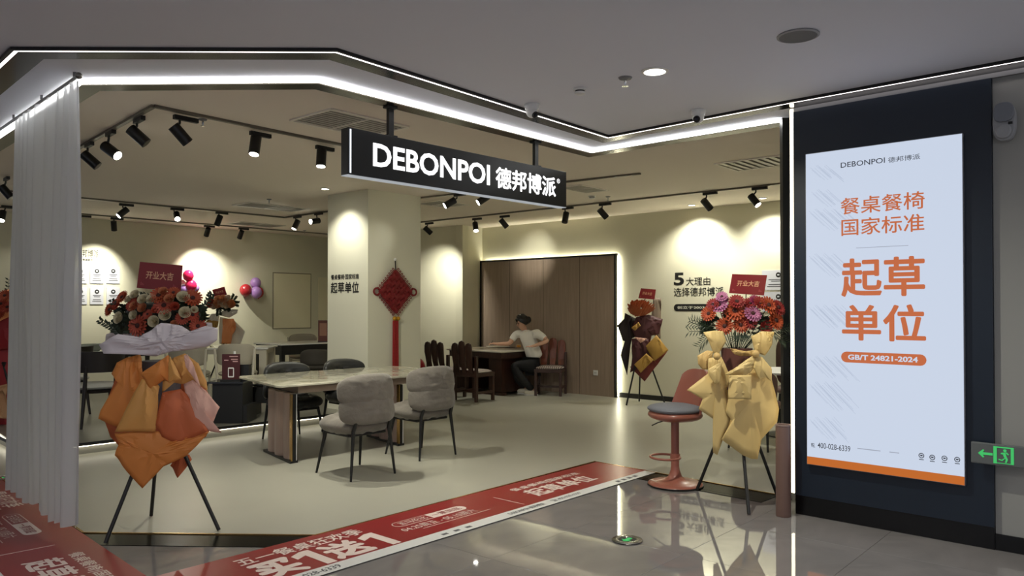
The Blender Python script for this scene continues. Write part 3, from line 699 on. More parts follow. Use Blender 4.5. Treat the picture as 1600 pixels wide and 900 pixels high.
# ---- tracks and spotlights
def track(pts, label, z=HS):
    mb = MB()
    for a, b in zip(pts[:-1], pts[1:]):
        d = (b-a).normalized(); n = Vector((-d.y, d.x, 0))*.0175
        mb.prism([(q.x, q.y) for q in (a-n, b-n, b+n, a+n)], z-.022, z-.001)
    tag(obj('light_track', mb, mat('track_grey', (105, 100, 90), .4, metal=.3)), label, 'light track', 'ceiling light tracks')
zt = HS-.012
RA = [G(240, 166, zt)-V2(1, -1)*3.3, G(240, 166, zt), G(240, 166, zt)+(G(600, 240, zt)-G(240, 166, zt)).normalized()*3.9]
for p_ in RA: p_.z = 0
RA[0] = RA[1]+(G(122, 232, zt)-G(240, 166, zt)).normalized()*4.6; RA[0].z = 0
track(RA, 'grey ceiling track with a corner, nearest at the upper left')
def rl(p, q, e0, e1):
    a = G(*p, zt); b = G(*q, zt); a.z = b.z = 0; d = (b-a).normalized(); return [a-d*e0, b+d*e1]
R2 = rl((122, 309), (445, 340), 3.2, 0.0); c_ = G(445, 340, zt); e_ = G(509, 331, zt); c_.z = e_.z = 0
track([R2[0], c_, e_+(e_-c_)*.4], 'grey ceiling track over the platform, middle one')
R3 = rl((122, 334), (440, 360), 2.0, 1.2); track(R3, 'grey ceiling track nearest the left wall')
R4 = rl((660, 347), (1222, 287), 0.9, 0.9); track(R4, 'grey ceiling track parallel to the back wall')
R5 = rl((660, 309), (760, 298), 0.2, 2.2); track(R5, 'short grey ceiling track behind the hanging sign')
L_H = .165
def spot(px, py, hx, hy, tx, ty, lit, label, tdir, power=0, ang=40, ys=1, target=None):
    """px,py on the track; head axis from (hx,hy) to (tx,ty) in the photo; ys sign of the depth part"""
    b = G(px, py, zt-.01); Yb = b.y
    t = thing('track_spotlight', label, 'spotlight', (b.x, b.y, HS-.022), group='black track spotlights')
    ad = MB(); M = Matrix.Rotation(math.atan2(tdir.y, tdir.x), 4, 'Z')
    cc = Vector((0, 0, -.016))+tdir*.05
    ad.box(cc, (.20, .036, .036), M); obj('adapter', ad, BLACK, t, bevel=.003)
    dx = (tx-hx)/F*Yb; dz = -(ty-hy)/F*Yb; l2 = dx*dx+dz*dz
    if l2 > (L_H*.98)**2:
        s_ = L_H*.98/math.sqrt(l2); dx *= s_; dz *= s_; l2 = dx*dx+dz*dz
    d = Vector((dx, ys*math.sqrt(max(0, L_H**2-l2)), dz)).normalized()
    mid = D((hx+tx)/2, (hy+ty)/2, Yb)-t.location; mid.y = 0
    obj('stem', MB().tube([(0, 0, -.03), (0, 0, -.055), mid-d*.05], .010, 8), BLACK, t, smooth=True)
    h0 = mid-d*L_H/2; h1 = mid+d*L_H/2
    obj('head', MB().tube([h0+d*.006, h0, h0, h0+d*.001]+[h1], [0.03, .040, .044, .046, .046], 22), mat('spot_black', (16, 16, 14), .38), t, smooth=True)
    obj('lens', MB().tube([h1-d*.002, h1+d*.0025], .039, 20), LAMP if lit else mat('lens_dark', (60, 58, 52), .3), t)
    if power:  # heads with a dark lens are given a working lamp too
        tg = t.location+h1+d*3 if target is None else Vector(target)
        spot_lamp('lamp', t.location+h1+d*.012, tg, power, min(ang*1.2, 120), 1.0, parent=t)
dD = (RA[0]-RA[1]).normalized()*-1; dB = (RA[2]-RA[1]).normalized(); d4 = (R4[1]-R4[0]).normalized(); d3 = (R3[1]-R3[0]).normalized(); d2_ = (R2[1]-R2[0]).normalized()
S = spot
nm = 'black track spotlight, '
S(137, 225, 131, 240, 152, 260, False, nm+'dark lens but casting light, beside the curtain on the near left track', dD, 20, 60, 1, (-4.6, 9.6, .1))
S(170, 207, 160, 226, 187, 245, True, nm+'glowing toward us, second from the curtain on the near left track', dD, 12, 60, -1)
S(214, 186, 204, 201, 228, 224, False, nm+'aimed away, just before the corner of the near track', dD, 30, 55, 1, (-3.6, 9.2, .1))
S(281, 181, 273, 198, 291, 222, False, nm+'aimed away, first after the corner of the near track', dB, 95, 50, 1, (-2.25, 10.3, .8))
S(399, 206, 399, 213, 398, 242, True, nm+'glowing straight down, left of the hanging sign', dB, 45, 75, -1, (-1.9, 6.6, 0))
S(501, 228, 502, 233, 502, 261, True, nm+'glowing straight down, touching the hanging sign', dB, 60, 75, -1, (-1.0, 7.1, 0))
S(9, 278, 2, 290, 17, 310, False, nm+'dark lens but casting light, at the far left edge above the red flowers', dD, 20, 55, 1, (-6, 10, .1))
S(8, 321, 2, 330, 5, 345, True, nm+'glowing, at the far left edge on the middle track', d2_, 12, 60, -1)
S(192, 318, 197, 326, 187, 338, True, nm+'glowing, upper one of the pair left of the red card', d2_, 0, 60, -1)
S(272, 325, 273, 333, 280, 343, True, nm+'glowing toward us, above the pink balloons', d2_, 10, 60, -1)
S(342, 331, 345, 337, 338, 352, False, nm+'dark lens but casting light, over the small mixed bouquet on the middle track', d2_, 14, 50, 1, (-5.6, 15.0, 1.9))
S(178, 340, 179, 346, 177, 360, False, nm+'aimed at the placards, lower one of the pair', d3, 60, 70, 1, (-7.2, 13.25, 1.9))
S(127, 336, 119, 338, 117, 350, False, nm+'half hidden behind the curtain edge, on the wall-side track', d3, 10, 50, 1, (-8.2, 12.2, 1.6))
S(323, 352, 327, 357, 321, 368, False, nm+'aimed at the balloon wall, lower left of its neighbour', d3, 75, 78, 1, (-5.85, 14.75, 1.8))
S(377, 356, 379, 361, 373, 372, False, nm+'dark lens but casting light, rightmost on the wall-side track', d3, 5, 56, 1, (-5.0, 15.8, 1.7))
S(462, 338, 465, 344, 460, 358, True, nm+'glowing downward, left of the column', A, 10, 70, -1)
S(495, 333, 497, 344, 487, 347, True, nm+'glowing toward us, right beside the column', A, 8, 70, -1)
S(668, 348, 662, 354, 675, 366, False, nm+'dark lens but casting light, immediately right of the column', d4, 60, 75, 1, (-1.45, 14.7, 1.7))
S(742, 341, 742, 348, 744, 361, True, nm+'glowing downward, left above the brown panel', d4, 30, 58, -1, (-.55, 12.4, 0))
S(785, 337, 782, 343, 792, 355, False, nm+'aimed at the brown panel above the seated woman', d4, 26, 38, 1, (0.42, 13.9, 2.42))
S(883, 324, 885, 332, 882, 348, False, nm+'dark lens but casting light, under the right end of the hanging sign', d4, 26, 60, -1, (.9, 10.6, 0))
S(941, 318, 936, 327, 948, 340, False, nm+'dark lens but casting light, over the right half of the brown panel', d4, 8, 50, 1, (1.4, 12.8, 1.2))
S(1104, 301, 1098, 313, 1111, 326, False, nm+'aimed at the 5 lettering on the back wall', d4, 16, 50, 1, (3.0, 11.7, 1.7))
S(1181, 293, 1174, 305, 1183, 321, True, nm+'glowing downward, next to the black shopfront post', d4, 40, 70, -1, (2.6, 8.2, 0))
S(714, 303, 711, 312, 695, 322, True, nm+'glowing toward us, below the sign near the column', A, 4, 35, -1)
S(758, 299, 763, 306, 747, 317, True, nm+'glowing toward us, below the sign, right one of two', A, 4, 35, -1)
#@@PART2
# ================================================================ FURNITURE
def rot_of(f): return math.atan2(f[1], f[0])-math.pi/2       # local +y = facing direction
def sgnp(v, p): return math.copysign(abs(v)**p, v)
def pillow(w, h, d, n=28, rings=7, ex=3.0, creases=(), tuck=0.0, bend=0.0, wrk=0.0, seed=0):
    """closed cushion in the x (width) / z (height) plane, thickness along y"""
    mb = MB(); vs = []
    def pt(r, k, side):
        a = 2*math.pi*k/n; x = sgnp(math.cos(a), 2/ex)*r; z = sgnp(math.sin(a), 2/ex)*r
        t = max(0, 1-r**3.2)**0.5
        for (cz, dp, wd) in creases: t *= 1-dp*math.exp(-((z-cz)/wd)**2)
        if tuck: t *= 1-tuck*math.exp(-(x/0.06)**2)
        if wrk: t *= 1+wrk*noise.noise(Vector((x*4+seed, z*4, side*3)))
        return Vector((x*w/2, side*t*d/2+bend*x*x, z*h/2))
    rr = [math.sin(math.pi/2*i/rings) for i in range(1, rings+1)]
    vs.append(pt(0, 0, 1)); 
    for r in rr:
        for k in range(n): vs.append(pt(r, k, 1))
    o = len(vs); vs.append(pt(0, 0, -1))
    for r in rr[:-1]:
        for k in range(n): vs.append(pt(r, k, -1))
    fs = [(0, 1+k, 1+(k+1) % n) for k in range(n)]
    for i in range(rings-1): fs += [(1+i*n+k, 1+(i+1)*n+k, 1+(i+1)*n+(k+1) % n, 1+i*n+(k+1) % n) for k in range(n)]
    def bi(i, k): return (1+(rings-1)*n+k % n) if i == rings-1 else o+1+i*n+k % n
    fs += [(o, bi(0, k+1), bi(0, k)) for k in range(n)]
    for i in range(rings-1): fs += [(bi(i, k), bi(i, k+1), bi(i+1, k+1), bi(i+1, k)) for k in range(n)]
    return mb.add(vs, fs)
def T(x=0, y=0, z=0, rx=0, ry=0, rz=0):
    return Matrix.Translation((x, y, z)) @ Matrix.Rotation(rz, 4, 'Z') @ Matrix.Rotation(ry, 4, 'Y') @ Matrix.Rotation(rx, 4, 'X')

# ---- padded dining chairs
GFAB = mat('taupe_fabric', (114, 108, 99), 0.85, var=0.08, vscale=14, bump=0.35, bscale=35, sheen=.2)
DLEA = mat('charcoal_leather', (46, 47, 46), 0.42, var=0.08, vscale=9, bump=0.3, bscale=25)
def padded_chair(label, loc, f, fab, group=None):
    t = thing('padded_chair', label, 'chair', (*loc, .006), rot_of(f), group)
    obj('seat', pillow(.56, .54, .18, 52, 18, 3.2, [(0.05, .30, .06)], .24, wrk=.22, seed=2).xf(T(0, .02, .45, rx=math.pi/2)), fab, t, smooth=True)
    BT = T(0, -.27, .69, rx=-.14)
    obj('upper_back_cushion', pillow(.58, .28, .18, 48, 16, 3.4, (), .16, bend=.12, wrk=.14, seed=5).xf(BT @ T(0, 0, .082)), fab, t, smooth=True)
    obj('lower_back_cushion', pillow(.57, .27, .165, 48, 16, 3.4, (), .12, bend=.12, wrk=.12, seed=8).xf(BT @ T(0, .004, -.082)), fab, t, smooth=True)
    for k in range(4):
        x = (-.16, -.055, .055, .16)[k]
        obj('gather_stitch', MB().tube([BT @ Vector((x, -.058+.12*(x/.29)**2, .012+.03)), BT @ Vector((x, -.050+.12*(x/.29)**2, .012-.022))], .003, 5), BLACK, t)
    obj('seat_frame', MB().box((0, .02, .375), (.40, .40, .025)), BLACK, t, bevel=.008)
    for sx in (-1, 1):
        obj('leg', MB().tube([(sx*.19, .19, .39), (sx*.235, .275, 0)], [.017, .010], 12), BLACK, t, smooth=True)
        obj('leg', MB().tube([(sx*.18, -.275, .52), (sx*.19, -.235, .42), (sx*.235, -.265, 0)], [.016, .018, .010], 12), BLACK, t, smooth=True)
    return t
fch = Vector((-.72, .69, 0))
padded_chair('taupe padded dining chair nearest the camera, back towards us', (-1.406, 6.946), fch, GFAB)
padded_chair('taupe padded dining chair at the right end of the marble table', (-.925, 7.83), fch, GFAB)
padded_chair('charcoal leather padded chair behind the marble table, left one', (-2.47, 8.72), -fch, DLEA).scale.z = .95
padded_chair('charcoal leather padded chair behind the marble table, right one', (-1.93, 9.25), -fch, DLEA).scale.z = .95

# ---- main marble table
MTOP = marble('table_marble', (222, 218, 198), (172, 169, 148), 2.2, 0.08, thr=.62)
PINKW = mat('pedestal_pink', (186, 163, 150), 0.4, var=.05, vscale=4, lines=(12, 12, .5)); TAUP = mat('pedestal_taupe', (150, 132, 118), 0.45)
tu = Vector((.69, .724, 0)).normalized(); tv = (Vector((-.70, .714, 0))+tu*.15).normalized(); F0 = V2(-2.19, 7.2)
t = thing('dining_table', 'large cream marble dining table on two fluted pedestals', 'table', F0+tu*1.05+tv*.62+Vector((0, 0, .006)))
def rrect(x0, y0, x1, y1, rs, n=7):
    pts = []
    for (cx, cy, r, a0) in ((x0, y0, rs[0], math.pi), (x1, y0, rs[1], 1.5*math.pi), (x1, y1, rs[2], 0), (x0, y1, rs[3], .5*math.pi)):
        sx = 1 if cx == x0 else -1; sy = 1 if cy == y0 else -1
        for k in range(n): a = a0+math.pi/2*k/(n-1); pts.append((cx+sx*r+r*math.cos(a), cy+sy*r+r*math.sin(a)))
    return pts
tpts = rrect(0, 0, 2.14, 1.27, (.08, .38, .38, .08), 9)
obj('table_top', MB().prism([((F0+tu*a+tv*b).x, (F0+tu*a+tv*b).y) for a, b in tpts], .742, .765), MTOP, t, world=True, bevel=.005)
q = [F0+tu*a+tv*b for a, b in ((.25, .09), (1.62, .09), (1.62, 1.16), (.25, 1.16))]
obj('apron', MB().prism([(p.x, p.y) for p in q], .665, .741), TAUP, t, world=True)
for u0, nm_ in ((.17, 0), (1.46, 1)):
    n = 26; fr_ = []
    for k in range(n+1):
        f_ = k/n; v = .10+.72*f_; fr_.append((u0+.045-.045*abs(math.sin(math.pi*3*f_))-.02*math.sin(math.pi*f_), v))
    pts = fr_+[(u0+.055, .82), (u0+.055, .10)]
    pd = obj('pedestal', MB().prism([((F0+tu*a+tv*b).x, (F0+tu*a+tv*b).y) for a, b in pts], .03, .664), PINKW, t, world=True)
    for (a0, b0, a1, b1, m_, nn) in ((u0+.0, .055, u0+.05, .098, MATS['black_metal'], 'end_panel'), (u0-.004, .049, u0+.004, .105, GOLD, 'brass_edge'), (u0+.046, .049, u0+.053, .055, WHITE, 'light_edge')):
        q = [F0+tu*a+tv*b for a, b in ((a0, b0), (a1, b0), (a1, b1), (a0, b1))]
        obj(nn, MB().prism([(p.x, p.y) for p in q], .03, .664), m_, t, world=True)
    q = [F0+tu*a+tv*b for a, b in ((u0-.02, .05), (u0+.065, .05), (u0+.065, .83), (u0-.02, .83))]
    obj('foot_plate', MB().prism([(p.x, p.y) for p in q], .0065, .03), BLACK, t, world=True)

# ---- wooden table and petal-back chairs
WOOD = mat('dark_wood', (58, 34, 26), 0.35, var=.25, vscale=5, lines=(9, 9, 1)); WOODLIT = mat('dark_wood_lit', (112, 58, 40), 0.35, var=.2, vscale=5, lines=(9, 9, 1))  # second tone is the same dark wood with the light on it coloured in
CUSH = bpy.data.materials.new('striped_cushion'); CUSH.use_nodes = True; nt = CUSH.node_tree; b = nt.nodes['Principled BSDF']; b.inputs['Roughness'].default_value = .8
wv_ = nt.nodes.new('ShaderNodeTexWave'); wv_.inputs['Scale'].default_value = 9; wv_.inputs['Distortion'].default_value = 1.5; tc = nt.nodes.new('ShaderNodeTexCoord'); r_ = nt.nodes.new('ShaderNodeValToRGB')
r_.color_ramp.elements[0].color = (*lin((80, 62, 58)), 1); r_.color_ramp.elements[1].color = (*lin((190, 180, 172)), 1)
nt.links.new(tc.outputs['Object'], wv_.inputs[0]); nt.links.new(wv_.outputs[0], r_.inputs[0]); nt.links.new(r_.outputs[0], b.inputs['Base Color'])
def petal(x, w, z0, z1, y0, y1, tp=.72):
    pts = [(-w*.28, 0)]+[(-w/2*math.sin(math.pi*.5*min(1, k/4)), k/8) for k in range(2, 7)]
    pts = [(-w*.30, 0), (-w*.40, .3), (-w*.5, .65), (-w*.5, .86), (-w*.36, .96), (0, 1), (w*.36, .96), (w*.5, .86), (w*.5, .65), (w*.40, .3), (w*.30, 0)]
    vs = []; 
    for s_ in (0, .022):
        for a, f_ in pts:
            bow = -.03*math.sin(math.pi*f_)
            vs.append((x+a, y0+(y1-y0)*f_+bow-s_, z0+(z1-z0)*f_))
    n = len(pts); return MB().add(vs, [tuple(range(n)), tuple(range(n, 2*n))[::-1]]+[(i, n+i, n+(i+1) % n, (i+1) % n) for i in range(n)])
def petal_chair(label, loc, f, splat=WOOD):
    t = thing('wooden_chair', label, 'chair', (*loc, .006), rot_of(f))
    obj('seat_frame', MB().box((0, 0, .42), (.47, .45, .06)), WOOD, t, bevel=.006)
    obj('seat_cushion', pillow(.46, .44, .07, 24, 5, 5).xf(T(0, 0, .465, rx=math.pi/2)), CUSH, t, smooth=True)
    for sx in (-1, 1):
        obj('leg', MB().box((sx*.21, .20, .195), (.045, .045, .39)), WOOD, t, bevel=.005)
        obj('leg', MB().box((sx*.235, -.21, .36), (.042, .05, .72)), WOOD, t, bevel=.006)
        obj('side_stretcher', MB().box((sx*.215, 0, .14), (.025, .38, .04)), WOOD, t)
    obj('back_rail', MB().box((0, -.215, .47), (.45, .03, .05)), WOOD, t)
    obj('front_stretcher', MB().box((0, 0, .14), (.4, .025, .035)), WOOD, t)
    for x, h_ in ((-.15, .93), (0, .965), (.15, .93)): obj('splat', petal(x, .135, .45, h_, -.215, -.29), splat, t)
    return t
wt0 = V2(-.175, 12.87)
tt = thing('wooden_table', 'dark wood dining table with pale top where the woman sits', 'table', wt0-A*.66+B*.44+Vector((0, 0, .006)))
def ab(p, a0, b0, a1, b1): return [((p+A*a+B*b).x, (p+A*a+B*b).y) for a, b in ((a0, b0), (a1, b0), (a1, b1), (a0, b1))]
obj('table_top', MB().prism(ab(wt0, -1.32, 0, 0, .87), .735, .76), mat('pale_top', (205, 198, 184), .25), tt, world=True, bevel=.005)
obj('apron', MB().prism(ab(wt0, -1.28, .04, -.04, .83), .63, .734), WOOD, tt, world=True)
for a0 in (-.42, -1.2): obj('pedestal', MB().prism(ab(wt0, a0, .14, a0+.30, .73), .05, .629), WOOD, tt, world=True)
obj('floor_rail', MB().prism(ab(wt0, -1.25, .08, -.06, .2), .0065, .05), WOOD, tt, world=True)
obj('floor_rail', MB().prism(ab(wt0, -1.25, .67, -.06, .79), .0065, .05), WOOD, tt, world=True)
petal_chair('dark petal-backed wooden chair nearest, left of the seated woman\'s table', (-.60, 12.40), B)
petal_chair('dark petal-backed wooden chair second, further left behind its neighbour', (-1.08, 12.83), B)
petal_chair('dark wooden chair on the far side of the seated woman\'s table', (.10, 14.17), -B)
petal_chair('dark petal-backed wooden chair the woman sits on, splats coloured as lit', (.65, 13.14), (-.22, -.97), WOODLIT)
# things on that table
def on(px, py): p = G(px, py, .766); return p
p = on(779, 541.5); t = thing('magazine', 'open pale magazine on the wooden table under her hand', 'magazine', p, .3)
for sx in (-1, 1): obj('page', MB().box((sx*.105, 0, .004), (.205, .28, .007), Matrix.Rotation(sx*.03, 3, 'Y')), mat('paper', (228, 222, 205), .6), t)
p = on(797, 543.5); t = thing('phone', 'dark phone lying at the edge of the magazine', 'phone', p, .5); obj('body', MB().box((0, 0, .005), (.16, .08, .009)), BLACK, t, bevel=.003); obj('screen', MB().box((0, 0, .0102), (.145, .07, .001)), mat('screen', (40, 42, 48), .1), t)
p = on(811, 542.5); t = thing('snack_box', 'small orange box on the wooden table beside the woman', 'box', p, .2); obj('box_body', MB().box((0, 0, .02), (.08, .06, .04)), mat('snack_orange', (215, 150, 60), .5), t, bevel=.003); obj('lid', MB().box((0, 0, .043), (.085, .065, .006)), mat('snack_cream', (230, 205, 150), .5), t)

# ================================================================ PERSON
def skin(name, J, E, m, parent, root, sub=2):
    names = list(J); me = bpy.data.meshes.new(name)
    me.from_pydata([Vector(J[k][0])-parent_loc(parent) for k in names], [(names.index(a), names.index(b)) for a, b in E], [])
    o = bpy.data.objects.new(name, me); C.objects.link(o); o.parent = parent
    bpy.context.view_layer.objects.active = o
    md = o.modifiers.new('skin', 'SKIN'); md.use_smooth_shade = True; md.branch_smoothing = .6
    sv = me.skin_vertices[0].data if me.skin_vertices else None
    if sv is None:
        me.skin_vertices.new() if hasattr(me.skin_vertices, 'new') else None
    lay = me.skin_vertices[0].data
    for i, k in enumerate(names):
        r = J[k][1]; lay[i].radius = r if isinstance(r, tuple) else (r, r); lay[i].use_root = (k == root)
    s2 = o.modifiers.new('sub', 'SUBSURF'); s2.levels = sub; s2.render_levels = sub
    dg = bpy.context.evaluated_depsgraph_get(); nm2 = bpy.data.meshes.new_from_object(o.evaluated_get(dg)); o.modifiers.clear(); o.data = nm2
    nm2.materials.clear(); nm2.materials.append(m); nm2.shade_smooth(); return o
SKIN = mat('skin', (205, 160, 135), 0.5); SHIRT = mat('shirt_white', (235, 232, 224), 0.8, bump=.3, bscale=25); PANTS = mat('trousers_black', (16, 16, 18), 0.8); HAIR = mat('hair_black', (14, 12, 12), 0.35)
Yp = 13.30
def q_(px, py, dy=0): return D(px, py, Yp+dy)
pr = thing('person', 'woman in white shirt and black trousers sitting and writing at the wooden table', 'person', (.44, 13.30, .0))
hip = q_(838, 568); J = {}
J['pel'] = (hip, (.13, .14)); J['bel'] = (q_(834, 553), .10); J['chest'] = (q_(827, 534), .10); J['up'] = (q_(824, 521, .0), .075)
J['nk'] = (q_(821, 517.5), .055); J['nk2'] = (q_(819, 513.5), .052); J['hd'] = (q_(815, 509.5), .080); J['hd2'] = (q_(815.5, 503), .092); J['hd3'] = (q_(817.5, 497), .068)
# camera-side arm (elbow out to the right), far arm writing
J['s1'] = (q_(841, 522, -.12), .062); J['e1'] = (q_(856, 533, -.22), .045); J['w1'] = (q_(836, 540.0, -.30), .028); J['p1'] = (q_(829.5, 541.5, -.30), (.034, .018))
J['s2'] = (q_(806, 522, .08), .058); J['e2'] = (q_(796, 537, .02), .043); J['w2'] = (q_(777, 537.5, -.05), .026); J['p2'] = (q_(771, 536.6, -.06), (.032, .02))
J['h1'] = (q_(832, 572, -.12), .10); J['k1'] = (q_(801, 571, -.22), .068); J['m1'] = (q_(815, 592, -.25), .05); J['a1'] = (q_(835, 612, -.20), .034)
J['h2'] = (q_(832, 571, .10), .10); J['k2'] = (q_(800, 570, .06), .068); J['m2'] = (q_(806, 590, .04), .05); J['a2'] = (q_(824, 609, .02), .034)
E = [('pel', 'bel'), ('bel', 'chest'), ('chest', 'up'), ('up', 'nk'), ('nk', 'nk2'), ('nk2', 'hd'), ('hd', 'hd2'), ('hd2', 'hd3'), ('up', 's1'), ('s1', 'e1'), ('e1', 'w1'), ('w1', 'p1'), ('up', 's2'), ('s2', 'e2'), ('e2', 'w2'), ('w2', 'p2'),
     ('pel', 'h1'), ('h1', 'k1'), ('k1', 'm1'), ('m1', 'a1'), ('pel', 'h2'), ('h2', 'k2'), ('k2', 'm2'), ('m2', 'a2')]
for hnd, dx, cl in (('p1', Vector((-1, -.15, 0)), .4), ('p2', Vector((-1, -.1, 0)), 1.0)):
    base = J[hnd][0]; d = dx.normalized(); sd = Vector((d.y, -d.x, 0))
    for i, ln in enumerate((.062, .072, .066, .052)):
        o0 = base+sd*(i-1.5)*.018+d*.025; a = o0+d*ln*.5+Vector((0, 0, .008-.006*cl)); b2_ = a+(d*(1-.5*cl)+Vector((0, 0, -.7*cl-.15))).normalized()*ln*.5
        J[hnd+'f%d' % i] = (o0, .0095); J[hnd+'g%d' % i] = (a, .0088); J[hnd+'h%d' % i] = (b2_, .0075)
        E += [(hnd, hnd+'f%d' % i), (hnd+'f%d' % i, hnd+'g%d' % i), (hnd+'g%d' % i, hnd+'h%d' % i)]
    o0 = base-sd*.03-d*.01; J[hnd+'t'] = (o0, .011); J[hnd+'u'] = (o0-sd*.012+d*.03, .0095); J[hnd+'v'] = (o0-sd*.002+d*.055+Vector((0, 0, -.01)), .008)
    E += [(hnd, hnd+'t'), (hnd+'t', hnd+'u'), (hnd+'u', hnd+'v')]
body = skin('body', J, E, SKIN, pr, 'pel')
# face: nose, eyes, brows, mouth, ear (the head looks down to the left)
hc = J['hd2'][0]; fd = Vector((-.80, -.36, -.50)).normalized(); sdv = fd.cross(Vector((0, 0, 1))).normalized(); upv = sdv.cross(fd).normalized()
def fp3(f_, s_, u_): return hc+fd*f_+sdv*s_+upv*u_
obj('nose', MB().tube([fp3(.084, 0, .012), fp3(.108, 0, -.012), fp3(.098, 0, -.022)], [.006, .012, .010], 8), SKIN, pr, world=True, smooth=True)
for s_ in (-.030, .030):
    obj('eye', MB().ball(fp3(.083, s_, .012), .010, 10, 6), mat('eye_dark', (30, 20, 18), .2), pr, world=True, smooth=True)
    obj('eyebrow', MB().tube([fp3(.088, s_*.5, .032), fp3(.084, s_*1.5, .030)], .003, 5), HAIR, pr, world=True)
    obj('ear', MB().ball(fp3(-.005, s_*2.75, -.002), .022, 10, 7, (.7, .5, 1.1)), SKIN, pr, world=True, smooth=True)
obj('mouth', MB().tube([fp3(.084, -.018, -.042), fp3(.090, 0, -.043), fp3(.084, .018, -.042)], .004, 6), mat('lips', (165, 90, 85), .5), pr, world=True)
# hair: cap + fringe + bun at the nape
hb_ = MB(); n, m_ = 24, 14
for i in range(m_+1):
    th = math.pi*.74*i/m_
    for k in range(n):
        a = 2*math.pi*k/n; front = max(0, math.cos(a)); r = .118+.006*math.sin(5*a+i)
        tt_ = th*(1-.62*front)
        hb_.v.append(fp3(-.012+r*math.sin(tt_)*math.cos(a)*(1.0), r*math.sin(tt_)*math.sin(a)*.93, .012+r*math.cos(tt_)*1.05))
hb_.f = [(i*n+k, i*n+(k+1) % n, (i+1)*n+(k+1) % n, (i+1)*n+k) for i in range(m_) for k in range(n)]
hair = obj('hair', hb_, HAIR, pr, world=True, smooth=True, solid=.008)
obj('hair_bun', MB().ball(fp3(-.125, 0, -.03), .05, 14, 9, (1, 1, 1.2)), HAIR, hair, world=True, smooth=True)
obj('hair_clip', MB().tube([fp3(-.02, -.04, .132), fp3(-.03, .05, .128)], .009, 8), WHITE, hair, world=True, smooth=True)
# clothes follow the body
def grow(k, g): p, r = J[k]; return (p, (r[0]+g, r[1]+g) if isinstance(r, tuple) else r+g)
Js = {k: grow(k, .016) for k in ('pel', 'bel', 'chest', 'up', 's1', 's2')}
Js['pel'] = (J['pel'][0]+Vector((0, 0, .06)), .155); Js['bel'] = (J['bel'][0], .155); Js['chest'] = (J['chest'][0], .165); Js['up'] = (J['up'][0], .12)
Js['c1'] = (J['s1'][0].lerp(J['e1'][0], .75), .066); Js['c2'] = (J['s2'][0].lerp(J['e2'][0], .72), .062)
Js['col'] = (J['up'][0].lerp(J['nk'][0], .55), .066)
sh = skin('shirt', Js, [('pel', 'bel'), ('bel', 'chest'), ('chest', 'up'), ('up', 'col'), ('up', 's1'), ('s1', 'c1'), ('up', 's2'), ('s2', 'c2')], SHIRT, pr, 'pel')
obj('collar', MB().tube([J['nk'][0]+Vector((.062*math.cos(a), .062*math.sin(a), .012-.02*max(0, -math.cos(a)))) for a in [2*math.pi*k/20 for k in range(21)]], .012, 8), SHIRT, sh, world=True, smooth=True)
Jt = {k: grow(k, .024) for k in ('pel', 'h1', 'k1', 'm1', 'h2', 'k2', 'm2')}
Jt['b1'] = (J['m1'][0].lerp(J['a1'][0], .88), .058); Jt['b2'] = (J['m2'][0].lerp(J['a2'][0], .88), .058)
skin('trousers', Jt, [('pel', 'h1'), ('h1', 'k1'), ('k1', 'm1'), ('m1', 'b1'), ('pel', 'h2'), ('h2', 'k2'), ('k2', 'm2'), ('m2', 'b2')], PANTS, pr, 'pel')
for k in ('a1', 'a2'):
    a = J[k][0]; a = Vector((a.x, a.y, .0065)); 
    obj('shoe', pillow(.09, .235, .085, 20, 6, 2.4).xf(Matrix.Translation(a+Vector((-.06, -.01, .045))) @ Matrix.Rotation(math.pi/2, 4, 'Z') @ Matrix.Rotation(math.pi/2, 4, 'X')), mat('shoe_white', (215, 208, 190), .5), pr, world=True, smooth=True)
    obj('sole', MB().prism([(a.x-.06+.120*math.cos(i*math.pi/9), a.y-.01+.048*math.sin(i*math.pi/9)) for i in range(18)], .007, .022), WHITE, pr, world=True)
pp = J['p2'][0]; t = thing('pen', 'pen held in the writing hand of the seated woman', 'pen', pp+Vector((-.04, -.02, -.02)))
obj('barrel', MB().tube([(0.03, 0, .07), (-.01, 0, 0)], .004, 8), BLACK, t); obj('tip', MB().tube([(-.01, 0, 0), (-.014, 0, -.008)], [.004, .001], 8), MATS['chrome'], t)

# ================================================================ BAR STOOL, BIN
TERR = mat('terracotta', (150, 90, 74), 0.35, coat=.2); SEATG = mat('seat_grey', (118, 120, 126), .75)
t = thing('bar_stool', 'terracotta bar stool with grey seat cushion and round base', 'stool', (1.375, 6.50, .010), rot_of((-.86, -.36)))
obj('base', MB().lathe([(0, 0), (.215, 0), (.228, .006), (.222, .014), (.16, .024), (.09, .040), (.055, .07), (.038, .12), (.034, .15), (0, .15)], n=48), TERR, t, smooth=True)
obj('base_ring', MB().lathe([(.226, -.003), (.234, -.003), (.234, .004), (.226, .004)], n=48), BLACK, t)
obj('column', MB().cyl((0, 0, .15), (0, 0, .56), .034, 24), TERR, t, smooth=True)
ring = [Vector((.13*math.sin(a), .10+.12*math.cos(a), .235)) for a in [2*math.pi*k/28 for k in range(29)]]
fr_ = obj('footrest', MB().tube(ring, .010, 10), TERR, t, smooth=True); obj('footrest_clamp', MB().cyl((0, 0, .215), (0, 0, .255), .042, 20), TERR, fr_, smooth=True)
obj('lever', MB().tube([(.06, .0, .54), (.16, .06, .50), (.20, .10, .47)], .005, 8), BLACK, t, smooth=True)
obj('seat_shell', pillow(.43, .42, .11, 36, 8, 2.6).xf(T(0, 0, .585, rx=math.pi/2)), TERR, t, smooth=True)
obj('seat_cushion', pillow(.43, .42, .085, 36, 8, 2.6).xf(T(0, .005, .635, rx=math.pi/2)), SEATG, t, smooth=True)
bmb = MB(); n1, n2 = 16, 10
